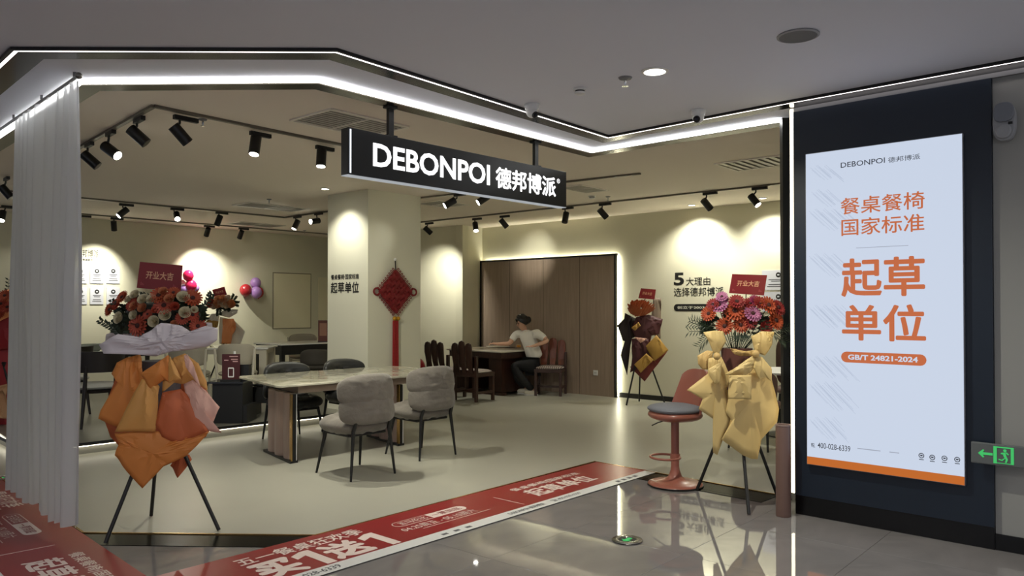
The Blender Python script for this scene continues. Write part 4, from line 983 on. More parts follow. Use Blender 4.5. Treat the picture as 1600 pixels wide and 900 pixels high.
for s_ in (0, .022):
    for j in range(n2+1):
        for i in range(n1+1):
            x = (i/n1-.5)*2; f_ = j/n2; w_ = (.21-.035*f_)*(1-.0*f_); xr = x*w_
            top = .60+.36*f_*(1-.16*abs(x)**4)
            bmb.v.append(Vector((xr, -.195-.055*f_+.11*x*x*(1-.5*f_)-s_, top)))
W1 = n1+1; N1 = W1*(n2+1)
for j in range(n2):
    for i in range(n1):
        a = j*W1+i; bmb.f.append((a, a+1, a+W1+1, a+W1)); bmb.f.append((N1+a, N1+a+W1, N1+a+W1+1, N1+a+1))
for j in range(n2):
    for i in (0, n1): a = j*W1+i; bmb.f.append((a, a+W1, N1+a+W1, N1+a))
for i in range(n1):
    for j in (0, n2): a = j*W1+i; bmb.f.append((a, N1+a, N1+a+1, a+1))
obj('backrest', bmb, TERR, t, smooth=True)
t = thing('slim_bin', 'slim brown cylindrical floor bin beside the navy panel', 'bin', (1.95, 5.545, .0))
obj('body', MB().lathe([(0, .001), (.050, .001), (.052, .01), (.052, .64), (.050, .65), (.044, .65), (.044, .62), (0, .62)], n=32), mat('bin_brown', (118, 92, 82), .4), t, smooth=True)
obj('rim', MB().lathe([(.045, .648), (.054, .648), (.054, .658), (.045, .658)], n=32), mat('bin_rim', (150, 128, 118), .35), t, smooth=True)

# ================================================================ RIGHT BACK GROUP
UPB = mat('mauve_leather', (104, 78, 74), .5, var=.06, vscale=6)
def shell_chair(label, loc, f, fab, z=.006, sh=.50, bh=.36, leg=BLACK, w=.5):
    t = thing('upholstered_chair', label, 'chair', (*loc, z), rot_of(f))
    obj('seat', pillow(w, .5, .13, 28, 6, 3.2).xf(T(0, 0, sh-.05, rx=math.pi/2)), fab, t, smooth=True)
    obj('backrest', pillow(w*1.02, bh, .09, 32, 7, 4.0, bend=.16).xf(T(0, -.24, sh+bh/2-.02, rx=-.12)), fab, t, smooth=True)
    for sx in (-1, 1):
        obj('leg', MB().tube([(sx*w*.36, .17, sh-.09), (sx*w*.42, .21, 0)], [.018, .011], 10), leg, t, smooth=True)
        obj('leg', MB().tube([(sx*w*.36, -.19, sh-.09), (sx*w*.42, -.25, 0)], [.018, .011], 10), leg, t, smooth=True)
    return t
shell_chair('mauve leather chair beside the black post, in front of the round table', (2.62, 8.25), (.62, .78), UPB)
shell_chair('tall mauve leather chair behind the round table near the black post', (3.6, 9.75), (-.4, -.9), UPB, bh=.66)
t = thing('round_table', 'small round white-topped table near the black shopfront post', 'table', (3.22, 8.98, .006))
obj('table_top', MB().lathe([(0, .735), (.46, .735), (.47, .745), (.47, .757), (.46, .762), (0, .762)], n=48), WHITE, t, smooth=True)
obj('column', MB().cyl((0, 0, .03), (0, 0, .735), .04), BLACK, t, smooth=True); obj('base', MB().lathe([(0, 0), (.26, 0), (.26, .012), (.05, .03), (0, .03)], n=36), BLACK, t, smooth=True)

# ================================================================ LEFT PLATFORM FURNITURE
ZP = .125
BEIG = mat('beige_fabric', (158, 152, 136), .8); CREAMM = mat('cream_metal', (196, 190, 172), .4); DKW = mat('black_wood', (24, 18, 16), .45); SEATL = mat('light_seat', (165, 165, 158), .7)
def band_chair(label, loc, f):
    t = thing('wooden_chair', label, 'chair', (*loc, ZP), rot_of(f))
    obj('seat', pillow(.50, .48, .09, 28, 6, 3).xf(T(0, .02, .46, rx=math.pi/2)), SEATL, t, smooth=True)
    obj('seat_frame', MB().lathe([(0, .39), (.21, .39), (.225, .42), (0, .42)], n=28), DKW, t, smooth=True)
    bm_ = MB(); n = 18
    for z0_, r_ in ((.63, .245), (.87, .27)):
        for k in range(n+1):
            a = math.pi*(1.12+.76*k/n)
            for rr_ in (r_, r_+.022): bm_.v.append(Vector((rr_*math.cos(a)*1.05, rr_*math.sin(a), z0_)))
    m_ = 2*(n+1)
    for k in range(n):
        a = 2*k; bm_.f += [(a, a+2, m_+a+2, m_+a), (a+1, m_+a+1, m_+a+3, a+3), (a, a+1, a+3, a+2), (m_+a, m_+a+2, m_+a+3, m_+a+1)]
    bm_.f += [(0, m_, m_+1, 1), (2*n, 2*n+1, m_+2*n+1, m_+2*n)]
    obj('backrest', bm_, DKW, t, smooth=True)
    for sx in (-1, 1):
        obj('leg', MB().tube([(sx*.17, .17, .40), (sx*.20, .23, 0)], [.02, .013], 12), DKW, t, smooth=True)
        obj('leg', MB().tube([(sx*.15, -.23, .70), (sx*.16, -.20, .42), (sx*.20, -.26, 0)], [.016, .024, .014], 12), DKW, t, smooth=True)
    return t
band_chair('black wooden chair with pale seat between curtain and orange flowers', (-4.84, 8.98), (-.62, .78))
band_chair('black wooden chair with pale seat, half hidden behind the curtain', (-5.75, 9.95), (-.7, .7))
def plain_table(name, label, loc, rz, w, d, h, topm, legm, z=ZP, ap=.07, lw=.05):
    t = thing(name, label, 'table', (*loc, z), rz)
    obj('table_top', MB().box((0, 0, h-.012), (w, d, .024)), topm, t, bevel=.004)
    obj('apron', MB().box((0, 0, h-.026-ap/2), (w-.08, d-.08, ap)), legm, t)
    for sx in (-1, 1):
        for sy in (-1, 1): obj('leg', MB().box((sx*(w/2-lw/2-.03), sy*(d/2-lw/2-.03), (h-.026)/2), (lw, lw, h-.026)), legm, t, bevel=.004)
    return t
rb = math.atan2(B.y, B.x)
plain_table('dining_table', 'white-topped dining table behind the curtain on the platform', (-6.15, 11.15), rb, 1.5, .85, .75, mat('glossy_white', (238, 238, 232), .15), DKW)
t = thing('glass_bowl', 'low pale glass bowl on the white table beside the curtain', 'bowl', (-5.95, 10.95, ZP+.751)); obj('bowl', MB().lathe([(.0, .0), (.07, .0), (.15, .05), (.19, .10), (.185, .10), (.14, .055), (.065, .008), (0, .008)], n=32), mat('bowl_glass', (170, 180, 170), .1), t, smooth=True)
plain_table('dining_table', 'white-topped table with cream legs behind the two beige chairs', (-4.42, 12.0), .12, 1.35, .8, .76, MATS['glossy_white'], CREAMM, lw=.11)
def beige_chair(label, loc, f, z=ZP):
    t = thing('upholstered_chair', label, 'chair', (*loc, z), rot_of(f), 'beige chairs on the platform')
    obj('seat', pillow(.50, .48, .10, 24, 5, 4).xf(T(0, .02, .45, rx=math.pi/2)), BEIG, t, smooth=True)
    obj('backrest', pillow(.52, .30, .07, 28, 6, 4.5, bend=.10).xf(T(0, -.22, .72, rx=-.1)), BEIG, t, smooth=True)
    for sx in (-1, 1):
        obj('leg', MB().tube([(sx*.21, .20, .42), (sx*.22, .22, 0)], .016, 12), CREAMM, t, smooth=True)
        obj('leg', MB().tube([(sx*.265, -.235, .80), (sx*.235, -.20, .42), (sx*.22, -.24, 0)], .018, 12), CREAMM, t, smooth=True)
    obj('cross_bar', MB().cyl((-.21, .2, .39), (.21, .2, .39), .012, 10), CREAMM, t, smooth=True)
    return t
beige_chair('beige fabric chair directly behind the maroon menu stand', (-3.86, 10.85), (-.15, .99))
beige_chair('beige fabric chair partly hidden behind the large orange flower stand', (-4.48, 10.72), (-.15, .99))
beige_chair('beige chair whose back shows above the black table against the wall', (-3.95, 14.55), (.3, -.95))
plain_table('dining_table', 'black table with white top standing left of the column', (-3.62, 13.55), rb, 1.55, .85, .765, MATS['glossy_white'], BLACK, ap=.16, lw=.07)
shell_chair('dark chair tucked behind the black table left of the column', (-3.2, 12.6), (-.2, .98), mat('dark_fab', (70, 66, 60), .8), ZP, .46, .26)
t = thing('low_table', 'low black block side table carrying the maroon menu stand', 'side table', (-3.37, 9.30, ZP), .0)
obj('block', MB().box((0, 0, .235), (.36, .36, .47)), BLACK, t, bevel=.004); obj('table_top', MB().box((-.02, 0, .482), (.44, .44, .02)), mat('gloss_black', (30, 32, 34), .08), t, bevel=.003); obj('foot', MB().box((.205, 0, .11), (.05, .34, .2)), BLACK, t)
t = thing('low_table', 'second low black side table right of the menu stand', 'side table', (-3.10, 9.86, ZP), 0)
obj('table_top', MB().box((0, 0, .40), (.42, .42, .02)), MATS['gloss_black'], t); obj('shelf', MB().box((0, 0, .27), (.38, .38, .2)), BLACK, t)
for sx in (-1, 1): obj('leg', MB().box((sx*.18, 0, .085), (.03, .36, .17)), BLACK, t)
MAR = mat('maroon_board', (66, 18, 22), .4)
t = thing('menu_stand', 'maroon standing card with a drawn phone on the low black table', 'menu stand', (-3.37, 9.24, ZP+.493), .08)
obj('board', MB().box((0, 0, .165), (.21, .012, .31)), MAR, t); obj('base', MB().box((0, 0, .008), (.23, .09, .016)), BLACK, t)
mp_ = Plane((0, -.0065, 0), (1, 0, 0))
obj('phone_print', mp_.poly(rrect(-.035, .04, .035, .16, (.012,)*4, 4), .001), WHITE, t); obj('phone_screen', mp_.quad(-.025, .055, .025, .145, .0006, .0012), MAR, t)
for k, (a, b_, wd) in enumerate(((-.02, .285, .10), (.0, .25, .08), (.02, .225, .06), (-.08, .24, .05))): obj('text_line', mp_.quad(a, b_, a+wd, b_+.012, .001), mat('print_pink', (190, 150, 150), .5), t)
t = thing('tissue_box', 'small black box right of the maroon menu stand', 'box', (-3.235, 9.36, ZP+.493)); obj('box_body', MB().box((0, 0, .09), (.11, .11, .18)), BLACK, t, bevel=.004); obj('lid', MB().box((0, 0, .184), (.115, .115, .008)), mat('gloss_black', (30, 32, 34), .08), t)
t = thing('bottle', 'small white bottle just behind the maroon menu stand', 'bottle', (-3.38, 9.38, ZP+.493)); obj('body', MB().lathe([(0, 0), (.03, 0), (.032, .02), (.032, .25), (.015, .30), (0, .30)], n=20), WHITE, t, smooth=True); obj('cap', MB().lathe([(0, .30), (.014, .30), (.014, .345), (0, .345)], n=16), WHITE, t, smooth=True)
t = thing('menu_stand', 'tall reddish-brown standing card on the black table beside the column', 'menu stand', (-3.30, 13.45, ZP+.766), .2); obj('board', MB().box((0, 0, .19), (.17, .015, .38)), mat('board_brown', (105, 50, 38), .5), t); obj('base', MB().box((0, 0, .006), (.18, .08, .012)), BLACK, t); obj('picture', MB().box((0, -.0085, .22), (.12, .002, .22)), mat('board_pale', (170, 120, 95), .5), t)
t = thing('table_flower', 'single white blossom lying on the white table edge', 'flower', (-4.62, 11.67, ZP+.762))
for k in range(5):
    a = 2*math.pi*k/5; obj('petal', pillow(.07, .13, .012, 12, 3, 2).xf(T(.05*math.cos(a), .05*math.sin(a), .035, rx=1.0, rz=a-math.pi/2)), mat('petal_cream', (235, 230, 200), .6), t, smooth=True)
obj('blossom_centre', MB().ball((0, 0, .02), .02), mat('petal_cream', (235, 230, 200), .6), t, smooth=True)

# ================================================================ BALLOONS
def balloon(t, c, r, m, dirv=Vector((0, 0, -1))):
    mb = MB().ball(c, r, 20, 14, (1, 1, 1.08)); o = obj('balloon', mb, m, t, world=True, smooth=True)
    obj('knot', MB().tube([c+dirv*r*1.05, c+dirv*(r*1.05+.02)], [.004, .012], 8), m, o, world=True)
PK = mat('balloon_pink', (220, 40, 90), .18); RDB = mat('balloon_red', (165, 40, 48), .2); LV = mat('balloon_lavender', (170, 130, 195), .25)
def wp(px, py, off): a = wb.at(px, py); return wb.w(a[0], a[1], off)
t = thing('balloon_cluster', 'cluster of pink and lavender balloons behind the red card', 'balloons', wp(291, 440, .14), group='balloon clusters on the wall')
for px, py, r, m in ((287, 431, .10, PK), (291, 446.5, .11, PK), (299, 450, .09, LV), (283, 452, .09, LV)): balloon(t, wp(px, py, .12 if m is LV else .18), r, m)
for k in range(3): obj('ribbon', MB().tube([wp(292+k*3, 455, .1), wp(296+k*3, 466, .08), wp(293+k*5, 478, .05)], .006, 5), mat('ribbon_pink', (235, 190, 200), .5), t, world=True)
t = thing('balloon_cluster', 'cluster of red and lavender balloons near the access door', 'balloons', wp(389, 450, .14), group='balloon clusters on the wall')
for px, py, r, m, o_ in ((378, 453.5, .115, RDB, .14), (394, 442.5, .105, LV, .13), (398, 457, .11, RDB, .13), (391.5, 457, .11, LV, .21)): balloon(t, wp(px, py, o_), r, m)
t = thing('balloon', 'red balloon on the floor peeking out right of the column', 'balloon', (-1.73, 13.9, .40)); 
obj('balloon_skin', MB().ball((0, 0, 0), .17, 24, 16, (1, 1, 1.15)), RDB, t, smooth=True)
obj('stick', MB().tube([(0, 0, -.39), (0, 0, -.19)], .008, 8), WHITE, t)

# ================================================================ FLOWER STANDS
def sheet(name, pts, Y0, dc, de, m, parent, seed=0, crump=.02, ctr=None, thick=.0018, gather=None):
    """crumpled wrapping paper: outline points, bulging from edge depth de to centre depth dc"""
    P = [D(px, py, Y0+(e if e is not None else de)) for px, py, e in [(p+(None,))[:3] for p in pts]]
    if ctr is None: ctr = (sum(p[0] for p in pts)/len(pts), sum(p[1] for p in pts)/len(pts))
    dc = de+(dc-de)*.4; crump *= .42
    Cc = D(ctr[0], ctr[1], Y0+dc)
    bm = bmesh.new(); vs = [bm.verts.new(p) for p in P]; c = bm.verts.new(Cc); n = len(vs)
    for i in range(n): bm.faces.new((vs[i], vs[(i+1) % n], c))
    bmesh.ops.subdivide_edges(bm, edges=bm.edges[:], cuts=5, use_grid_fill=True)
    inner = [v for v in bm.verts if not v.is_boundary]
    for _ in range(10):                                  # relax the fan into one soft bulge
        new = {v: sum((e.other_vert(v).co.y for e in v.link_edges), 0)/len(v.link_edges) for v in inner}
        for v, y in new.items(): v.co.y = v.co.y*.5+y*.5
    gp = D(gather[0], gather[1], Y0+dc) if gather else Vector((Cc.x, Cc.y, max(p.z for p in P)+.05))
    s_ = Vector((seed*3.1, seed*1.7, 0))
    for v in bm.verts:                                   # pleats fanning out from the gather point + crumple
        dx, dz = v.co.x-gp.x, gp.z-v.co.z; an = math.atan2(dx, dz+1e-6); rr = math.hypot(dx, dz)
        f1 = abs(noise.noise(Vector((an*3.2+seed, rr*1.2, seed*2.3))))*2-.45
        f2 = abs(noise.noise(v.co*7+s_))*2-.4
        v.co.y += crump*3.2*f1*min(1, rr*5)*(.35+math.exp(-rr*4))+crump*.5*f2
        v.co.x += crump*.3*noise.noise(v.co*4+s_)
    off = parent_loc(parent)
    for v in bm.verts: v.co -= off
    me = bpy.data.meshes.new(name); bm.to_mesh(me); bm.free(); me.materials.append(m)
    o = bpy.data.objects.new(name, me); C.objects.link(o); o.parent = parent
    me.shade_smooth()
    try: me.set_sharp_from_angle(angle=math.radians(18))
    except Exception: pass
    md = o.modifiers.new('solid', 'SOLIDIFY'); md.thickness = thick
    return o
def paper(name, rgb, tl=.35):
    m = mat(name, rgb, .55, var=.04, vscale=3); return m
LEAF = mat('leaf_green', (38, 52, 34), .5, var=.2, vscale=9); LEAFD = mat('leaf_dark', (26, 36, 24), .55)
def gerbera_mesh():
    mb = MB()
    for ring_, (n, l, w_, z0, tilt) in enumerate(((18, .055, .016, .0, .18), (14, .042, .013, .004, .38))):
        for k in range(n):
            a = 2*math.pi*(k+.5*ring_)/n; M = Matrix.Rotation(a, 4, 'Z') @ Matrix.Translation((0, 0, z0)) @ Matrix.Rotation(-tilt, 4, 'Y')
            vs = [M @ Vector(p) for p in ((.008, -w_*.25, 0), (l*.55, -w_*.5, .002), (l*.92, -w_*.35, 0), (l, 0, -.002), (l*.92, w_*.35, 0), (l*.55, w_*.5, .002), (.008, w_*.25, 0), (l*.5, 0, -.003))]
            mb.add(vs, [(0, 1, 7), (1, 2, 3, 7), (3, 4, 5, 7), (5, 6, 7), (6, 0, 7)])
    return mb
def rose_mesh():
    mb = MB()
    for ring_, (n, r0, r1, h) in enumerate(((5, .014, .042, .030), (5, .012, .034, .038), (4, .008, .024, .042), (3, .004, .013, .044))):
        for k in range(n):
            a0 = 2*math.pi*(k+.37*ring_)/n; sp_ = 2*math.pi/n*.62; vs = []
            for j, (rr_, zz) in enumerate(((r0, 0), ((r0+r1)/2*1.15, h*.45), (r1, h*.9), (r1*1.08, h))):
                for i in range(5):
                    a = a0+(i/4-.5)*2*sp_; e = 1-.12*(abs(i-2)/2)**2*(j == 3)
                    vs.append(Vector((rr_*math.cos(a), rr_*math.sin(a), zz*e)))
            mb.add(vs, [(j*5+i, j*5+i+1, (j+1)*5+i+1, (j+1)*5+i) for j in range(3) for i in range(4)])
    return mb
_ger = gerbera_mesh(); _ros = rose_mesh(); FM = {}
def flower(kind, p, d, s, m, parent, centre=None):
    key = (kind, m.name)
    if key not in FM:
        o = obj(kind, MB().add((_ger if kind == 'gerbera' else _ros).v, (_ger if kind == 'gerbera' else _ros).f), m, parent, smooth=True); FM[key] = o.data
    else: o = bpy.data.objects.new(kind, FM[key]); C.objects.link(o); o.parent = parent
    d = Vector(d).normalized(); o.location = p-parent_loc(parent); o.rotation_euler = d.to_track_quat('Z', 'Y').to_euler(); o.scale = (s, s, s)
    if kind == 'gerbera':
        k2 = 'ctr_'+(centre.name if centre else 'd')
        if k2 not in FM:
            c = obj('flower_centre', MB().ball((0, 0, .008), .013, 12, 6, (1, 1, .6)), centre or mat('centre_brown', (60, 25, 20), .8), o, smooth=True); FM[k2] = c.data
        else: c = bpy.data.objects.new('flower_centre', FM[k2]); C.objects.link(c); c.parent = o
    return o
def sprig(mb, p0, p1, n, l, w_, droop=0.0, alt=True):
    p0 = Vector(p0); p1 = Vector(p1); ax_ = (p1-p0)
    mb.tube([p0.lerp(p1, k/4)+Vector((0, 0, -droop*(k/4)**2)) for k in range(5)], .0025, 4)
    sd_ = ax_.cross(Vector((0, 1, 0))).normalized()
    for k in range(n):
        f_ = (k+1)/n; c = p0.lerp(p1, f_)+Vector((0, 0, -droop*f_*f_))
        for s_ in (-1, 1):
            d = (sd_*s_+ax_.normalized()*.7+Vector((0, random.uniform(-.4, .4), 0))).normalized(); sl = l*random.uniform(.8, 1.1)
            n_ = d.cross(Vector((0, 1, .2))).normalized()*w_/2
            mb.add([c, c+d*sl*.5+n_, c+d*sl, c+d*sl*.5-n_+Vector((0, .004, 0))], [(0, 1, 2, 3)])
def card(t, Y, c4, text, lines=True, stick_to=None, dY=0):
    P = [D(x, y, Y) for x, y in c4]                 # TL TR BR BL
    uu = (P[1]-P[0]); vv = (P[0]-P[3]); n_ = uu.cross(vv).normalized(); O_ = P[3]
    mb = MB().add([p-n_*.002 for p in (P[3], P[2], P[1], P[0])]+[p+n_*.002 for p in (P[3], P[2], P[1], P[0])], [(0,3,2,1),(4,5,6,7),(0,1,5,4),(1,2,6,5),(2,3,7,6),(3,0,4,7)])
    cd_ = obj('card', mb, CARDRED, t, world=True)
    pl = Plane(O_+n_*.0022, uu, vv); pl.v = vv.normalized(); pl.u = uu.normalized(); Lx, Ly = uu.length, vv.length
    lettering(text, pl, (Lx*.18, Ly*.38, Lx*.82, Ly*.68), CARDGOLD, cd_, .02, .0008)
    for (x, y) in ((.08, .12), (.84, .12)):
        f2 = MB()
        for k in range(3): m_ = pl.quad(Lx*(x+.03*k), Ly*y, Lx*(x+.03*k+.015), Ly*(y+.12-.03*k), .0006, .0003); f2.add(m_.v, m_.f)
        obj('corner_ornament', f2, mat('card_orn', (170, 70, 75), .5), cd_, world=True)
    if stick_to is not None: obj('card_stick', MB().tube([(P[2]+P[3])/2+Vector((0, .006, .03)), stick_to], .004, 6), mat('stick', (90, 60, 45), .6), t, world=True)
def tripod(t, apex, feet, ztop=None):
    for f_ in feet:
        f_ = Vector((f_[0], f_[1], f_[2] if len(f_) > 2 else .012)); d = (Vector(apex)-f_)
        obj('stand_leg', MB().tube([f_, Vector(apex)+d.normalized()*.06], .0125, 12), BLACK, t, world=True, smooth=True)

# ---- 1. large orange stand, front left
OR1 = paper('paper_orange', (214, 134, 62)); OR2 = paper('paper_amber', (216, 158, 84)); OR3 = paper('paper_rust', (198, 104, 60)); PKP = paper('paper_pink', (226, 178, 158)); WHP = paper('paper_white', (216, 208, 210))
GO = mat('petal_orange', (166, 70, 34), .6); GC = mat('petal_coral', (172, 76, 54), .6); RW = mat('petal_white', (205, 194, 160), .6); RO = mat('petal_peach', (190, 120, 80), .6); RR = mat('petal_rust', (168, 62, 38), .6)
Y1 = 5.18
def c3(x, y): return (100+x/4.5, 380+y/4.5)
def c4(x, y, e=None): return (100+x/4.5, 540+y/4.5, e)
t = thing('flower_stand', 'tall orange-wrapped opening flower stand at front left beside the curtain', 'flower stand', (-2.37, 5.18, 0))
tripod(t, (-2.36, 5.18, .86), [(-2.565, 4.87), (-2.58, 5.52), (-1.957, 5.156)])
obj('foam_pot', MB().lathe([(0, .80), (.11, .80), (.13, 1.14), (0, 1.14)], (-2.36, 5.20, 0), 28), mat('pot_grey', (92, 88, 92), .6), t, world=True, smooth=True)
def SH(nm, pts, dc, de, m, seed, conv=c4, **k): return sheet(nm, [conv(*p) if len(p) == 2 or conv is c4 else conv(*p[:2])+(p[2],) for p in pts], Y1, dc, de, m, t, seed, **k)
SH('wrapping_paper', [(400, 120), (900, 110), (1060, 420), (1000, 640), (560, 900), (330, 640), (270, 480)], .16, .02, OR3, 1)
SH('wrapping_paper', [(330, 198), (370, 120), (440, 85), (535, 62), (560, 240), (520, 330), (440, 500), (372, 575), (300, 540), (245, 512), (262, 455), (405, 215), (375, 185)], -.22, -.16, OR1, 2, ctr=c4(430, 320)[:2])
SH('wrapping_paper', [(355, 618), (620, 590), (800, 640), (1025, 600), (940, 700), (860, 775), (700, 850), (553, 1003), (450, 890), (358, 770), (388, 690)], -.34, -.27, OR1, 3, ctr=c4(620, 760)[:2])
SH('wrapping_paper', [(880, 765), (900, 800), (800, 930), (745, 845), (800, 760)], .02, .06, OR3, 4)
SH('wrapping_paper', [(690, 330), (820, 305), (860, 340), (1020, 600), (860, 665), (800, 692), (690, 640), (650, 560), (668, 400)], -.37, -.28, OR3, 5, ctr=c4(790, 470)[:2])
SH('wrapping_paper', [(548, 235), (640, 250), (672, 290), (655, 460), (640, 605), (500, 604), (360, 607), (450, 420)], -.38, -.29, OR2, 6, ctr=c4(560, 440)[:2])
SH('wrapping_paper', [(845, 270), (910, 240), (1000, 320), (1097, 432), (1052, 540), (1112, 612), (1020, 600), (930, 592), (885, 480)], -.36, -.27, PKP, 7, ctr=c4(970, 450)[:2])
SH('wrapping_paper', [(450, 480), (548, 238), (575, 260), (380, 600), (362, 604)], -.30, -.26, PKP, 17)
SH('paper_bow', [(755, 90), (850, 55), (945, 125), (1005, 250), (1012, 312), (910, 240), (850, 272), (735, 255), (690, 330), (700, 240)], -.38, -.27, OR2, 8, ctr=c4(850, 190)[:2])
SH('paper_bow', [(560, 182), (640, 130), (735, 65), (745, 170), (740, 262), (700, 240), (605, 312), (575, 260), (540, 200)], -.42, -.30, OR1, 9, ctr=c4(660, 190)[:2])
SH('paper_bow', [(740, 70), (790, 150), (825, 240), (760, 250), (735, 262)], -.43, -.35, OR2, 10)
SH('paper_bow', [(845, 70), (870, 60), (920, 150), (965, 300), (930, 250), (860, 150)], -.36, -.34, PKP, 11)
SH('paper_collar', [(240, 715), (380, 640), (450, 700), (540, 655), (680, 562), (780, 570), (835, 582), (890, 635), (1000, 582), (1085, 598), (1080, 680), (1010, 725), (880, 750), (760, 762), (640, 796), (520, 782), (280, 776)], -.34, -.25, WHP, 12, conv=c3, crump=.03, gather=c3(740, 790), ctr=c3(690, 690))
SH('paper_collar', [(300, 640), (700, 520), (1040, 560), (1060, 690), (700, 760), (280, 740)], .26, .12, WHP, 13, conv=c3)
fc = D(*c3(650, 520), Y1)
obj('foliage_core', MB().ball(fc+Vector((0, .04, -.02)), .2, 22, 12, (1.25, .62, .62)), LEAFD, t, world=True, smooth=True)
lf_ = MB()
for k in range(240):
    a = random.uniform(0, 2*math.pi); b_ = random.uniform(-.5, 1.2); d = Vector((math.cos(a)*math.cos(b_)*1.2, math.sin(a)*math.cos(b_)*.7, math.sin(b_)*.75)); p = fc+Vector((0, .04, -.02))+d*.2*random.uniform(.9, 1.12)
    q1 = d.cross(Vector((random.random(), 1, random.random()))).normalized()*.02
    lf_.add([p, p+d*.03+q1, p+d*.075, p+d*.03-q1], [(0, 1, 2, 3)])
for a, b_ in (((400, 640), (255, 545)), ((430, 690), (330, 560)), ((440, 600), (340, 410)), ((930, 560), (1035, 365)), ((900, 600), (960, 520)), ((940, 540), (985, 450))):
    sprig(lf_, D(*c3(*a), Y1-.05), D(*c3(*b_), Y1-.1), 9, .035, .018)
o_ = obj('leaves', lf_, LEAF, t, world=True); o_['kind'] = 'stuff'
fl1 = [('gerbera', 325, 468, 1.0, GO), ('gerbera', 525, 580, 1.45, GC), ('gerbera', 412, 382, 1.0, GO), ('gerbera', 668, 370, 1.25, GO), ('gerbera', 705, 440, 1.35, GC), ('gerbera', 905, 388, 1.25, GO), ('gerbera', 940, 582, 1.1, GC), ('gerbera', 832, 528, .9, GC), ('gerbera', 490, 430, 1.1, RR), ('gerbera', 770, 350, .9, GO), ('gerbera', 370, 430, .9, RR), ('gerbera', 905, 505, .9, RR), ('gerbera', 590, 500, .7, GC),
       ('rose', 508, 370, 1.25, RW), ('rose', 565, 402, 1.35, RW), ('rose', 716, 508, 1.45, RW), ('rose', 640, 552, 1.4, RW), ('rose', 500, 508, 1.2, RW), ('rose', 402, 528, 1.5, RW), ('rose', 850, 492, 1.4, RW), ('rose', 838, 388, 1.5, RW), ('rose', 462, 400, 1.0, RW), ('rose', 742, 398, 1.2, RO), ('rose', 915, 470, .9, RW), ('rose', 500, 450, 1.2, RO), ('rose', 620, 400, 1.2, RW), ('rose', 700, 345, 1.1, RO), ('rose', 650, 470, 1.0, RR), ('rose', 560, 460, 1.2, RO), ('rose', 780, 570, 1.0, RO), ('rose', 780, 450, 1.1, RR)]
for kd, x, y, s_, m_ in fl1:
    dx = (x-650)/330; dz = -(y-520)/180; dep = -.13*math.sqrt(max(.05, 1-dx*dx*.6-dz*dz*.4))
    flower(kd, D(*c3(x, y), Y1+dep+.0), (dx*.7, -1, dz*.5+.25), s_*(.95 if kd == 'gerbera' else .62), m_, t)
card(t, Y1+.02, [c3(535, 131), c3(835, 156), c3(820, 341), c3(512, 314)], '开业大吉', stick_to=fc)

# ---- 2. yellow stand, right, by the black post
YL = paper('paper_yellow', (214, 186, 122)); YD = paper('paper_tan', (204, 170, 106)); POT = mat('pot_brown', (98, 58, 50), .6)
Y2 = 6.02
def c7(x, y, e=None): return (1040+x/3.215, 440+y/3.215, e)
def c1_(x, y): return (1060+x/5, 400+y/5)
t = thing('flower_stand', 'yellow-wrapped flower stand with pink and red gerberas by the black post', 'flower stand', (1.78, 6.02, 0))
tripod(t, (1.765, 6.02, .87), [(1.511, 6.30), (1.703, 5.55), (2.10, 6.12, .014)])
obj('foam_pot', MB().lathe([(0, .86), (.10, .86), (.12, 1.18), (0, 1.18)], (1.76, 6.03, 0), 28), POT, t, world=True, smooth=True)
def S2(nm, pts, dc, de, m, seed, ctr=None, **k): return sheet(nm, [c7(*p) for p in pts], Y2, dc, de, m, t, seed, ctr=c7(*ctr)[:2] if ctr else None, **k)
S2('wrapping_paper', [(250, 400), (480, 400), (500, 700), (420, 860), (330, 760), (250, 640)], .14, .04, YD, 1)
S2('wrapping_paper', [(215, 385), (282, 378), (330, 490), (303, 560), (328, 690), (300, 760), (262, 872), (240, 860), (240, 690), (165, 640), (185, 590), (107, 545), (212, 462)], -.34, -.28, YL, 2, (250, 560))
S2('wrapping_paper', [(445, 360), (530, 430), (533, 490), (568, 640), (560, 705), (482, 792), (462, 892), (430, 890), (388, 872), (280, 792), (332, 700), (300, 655), (320, 560), (400, 465)], -.38, -.30, YL, 3, (430, 600))
S2('wrapping_paper', [(320, 470), (430, 470), (428, 592), (315, 588)], -.44, -.40, YL, 4)
S2('paper_bow', [(190, 255), (245, 246), (290, 250), (305, 300), (275, 352), (262, 385), (238, 355), (215, 300)], -.30, -.2, YL, 5)
S2('paper_bow', [(160, 372), (210, 345), (240, 352), (228, 400), (215, 440), (185, 442), (162, 415)], -.30, -.22, YD, 6)
S2('paper_bow', [(213, 440), (282, 400), (272, 510), (245, 512), (218, 470)], -.40, -.34, YL, 7)
S2('paper_bow', [(430, 275), (480, 250), (545, 252), (540, 300), (525, 335), (500, 372), (450, 352), (440, 320)], -.34, -.24, YL, 8)
S2('paper_bow', [(322, 335), (400, 350), (450, 345), (452, 372), (380, 374), (345, 365)], -.36, -.26, YD, 9)
S2('paper_bow', [(298, 466), (355, 430), (440, 370), (470, 380), (430, 450), (400, 476), (340, 470)], -.45, -.36, YL, 10)
S2('paper_bow', [(455, 372), (485, 380), (533, 440), (530, 500), (505, 480), (470, 490), (440, 430)], -.45, -.37, YL, 11)
obj('bow_knot', MB().ball(D(*c7(452, 362)[:2], Y2-.38), .028), YD, t, world=True, smooth=True)
obj('bow_knot', MB().ball(D(*c7(258, 375)[:2], Y2-.34), .028), YD, t, world=True, smooth=True)
fc = D(1150, 505, Y2)
lf_ = MB(); 
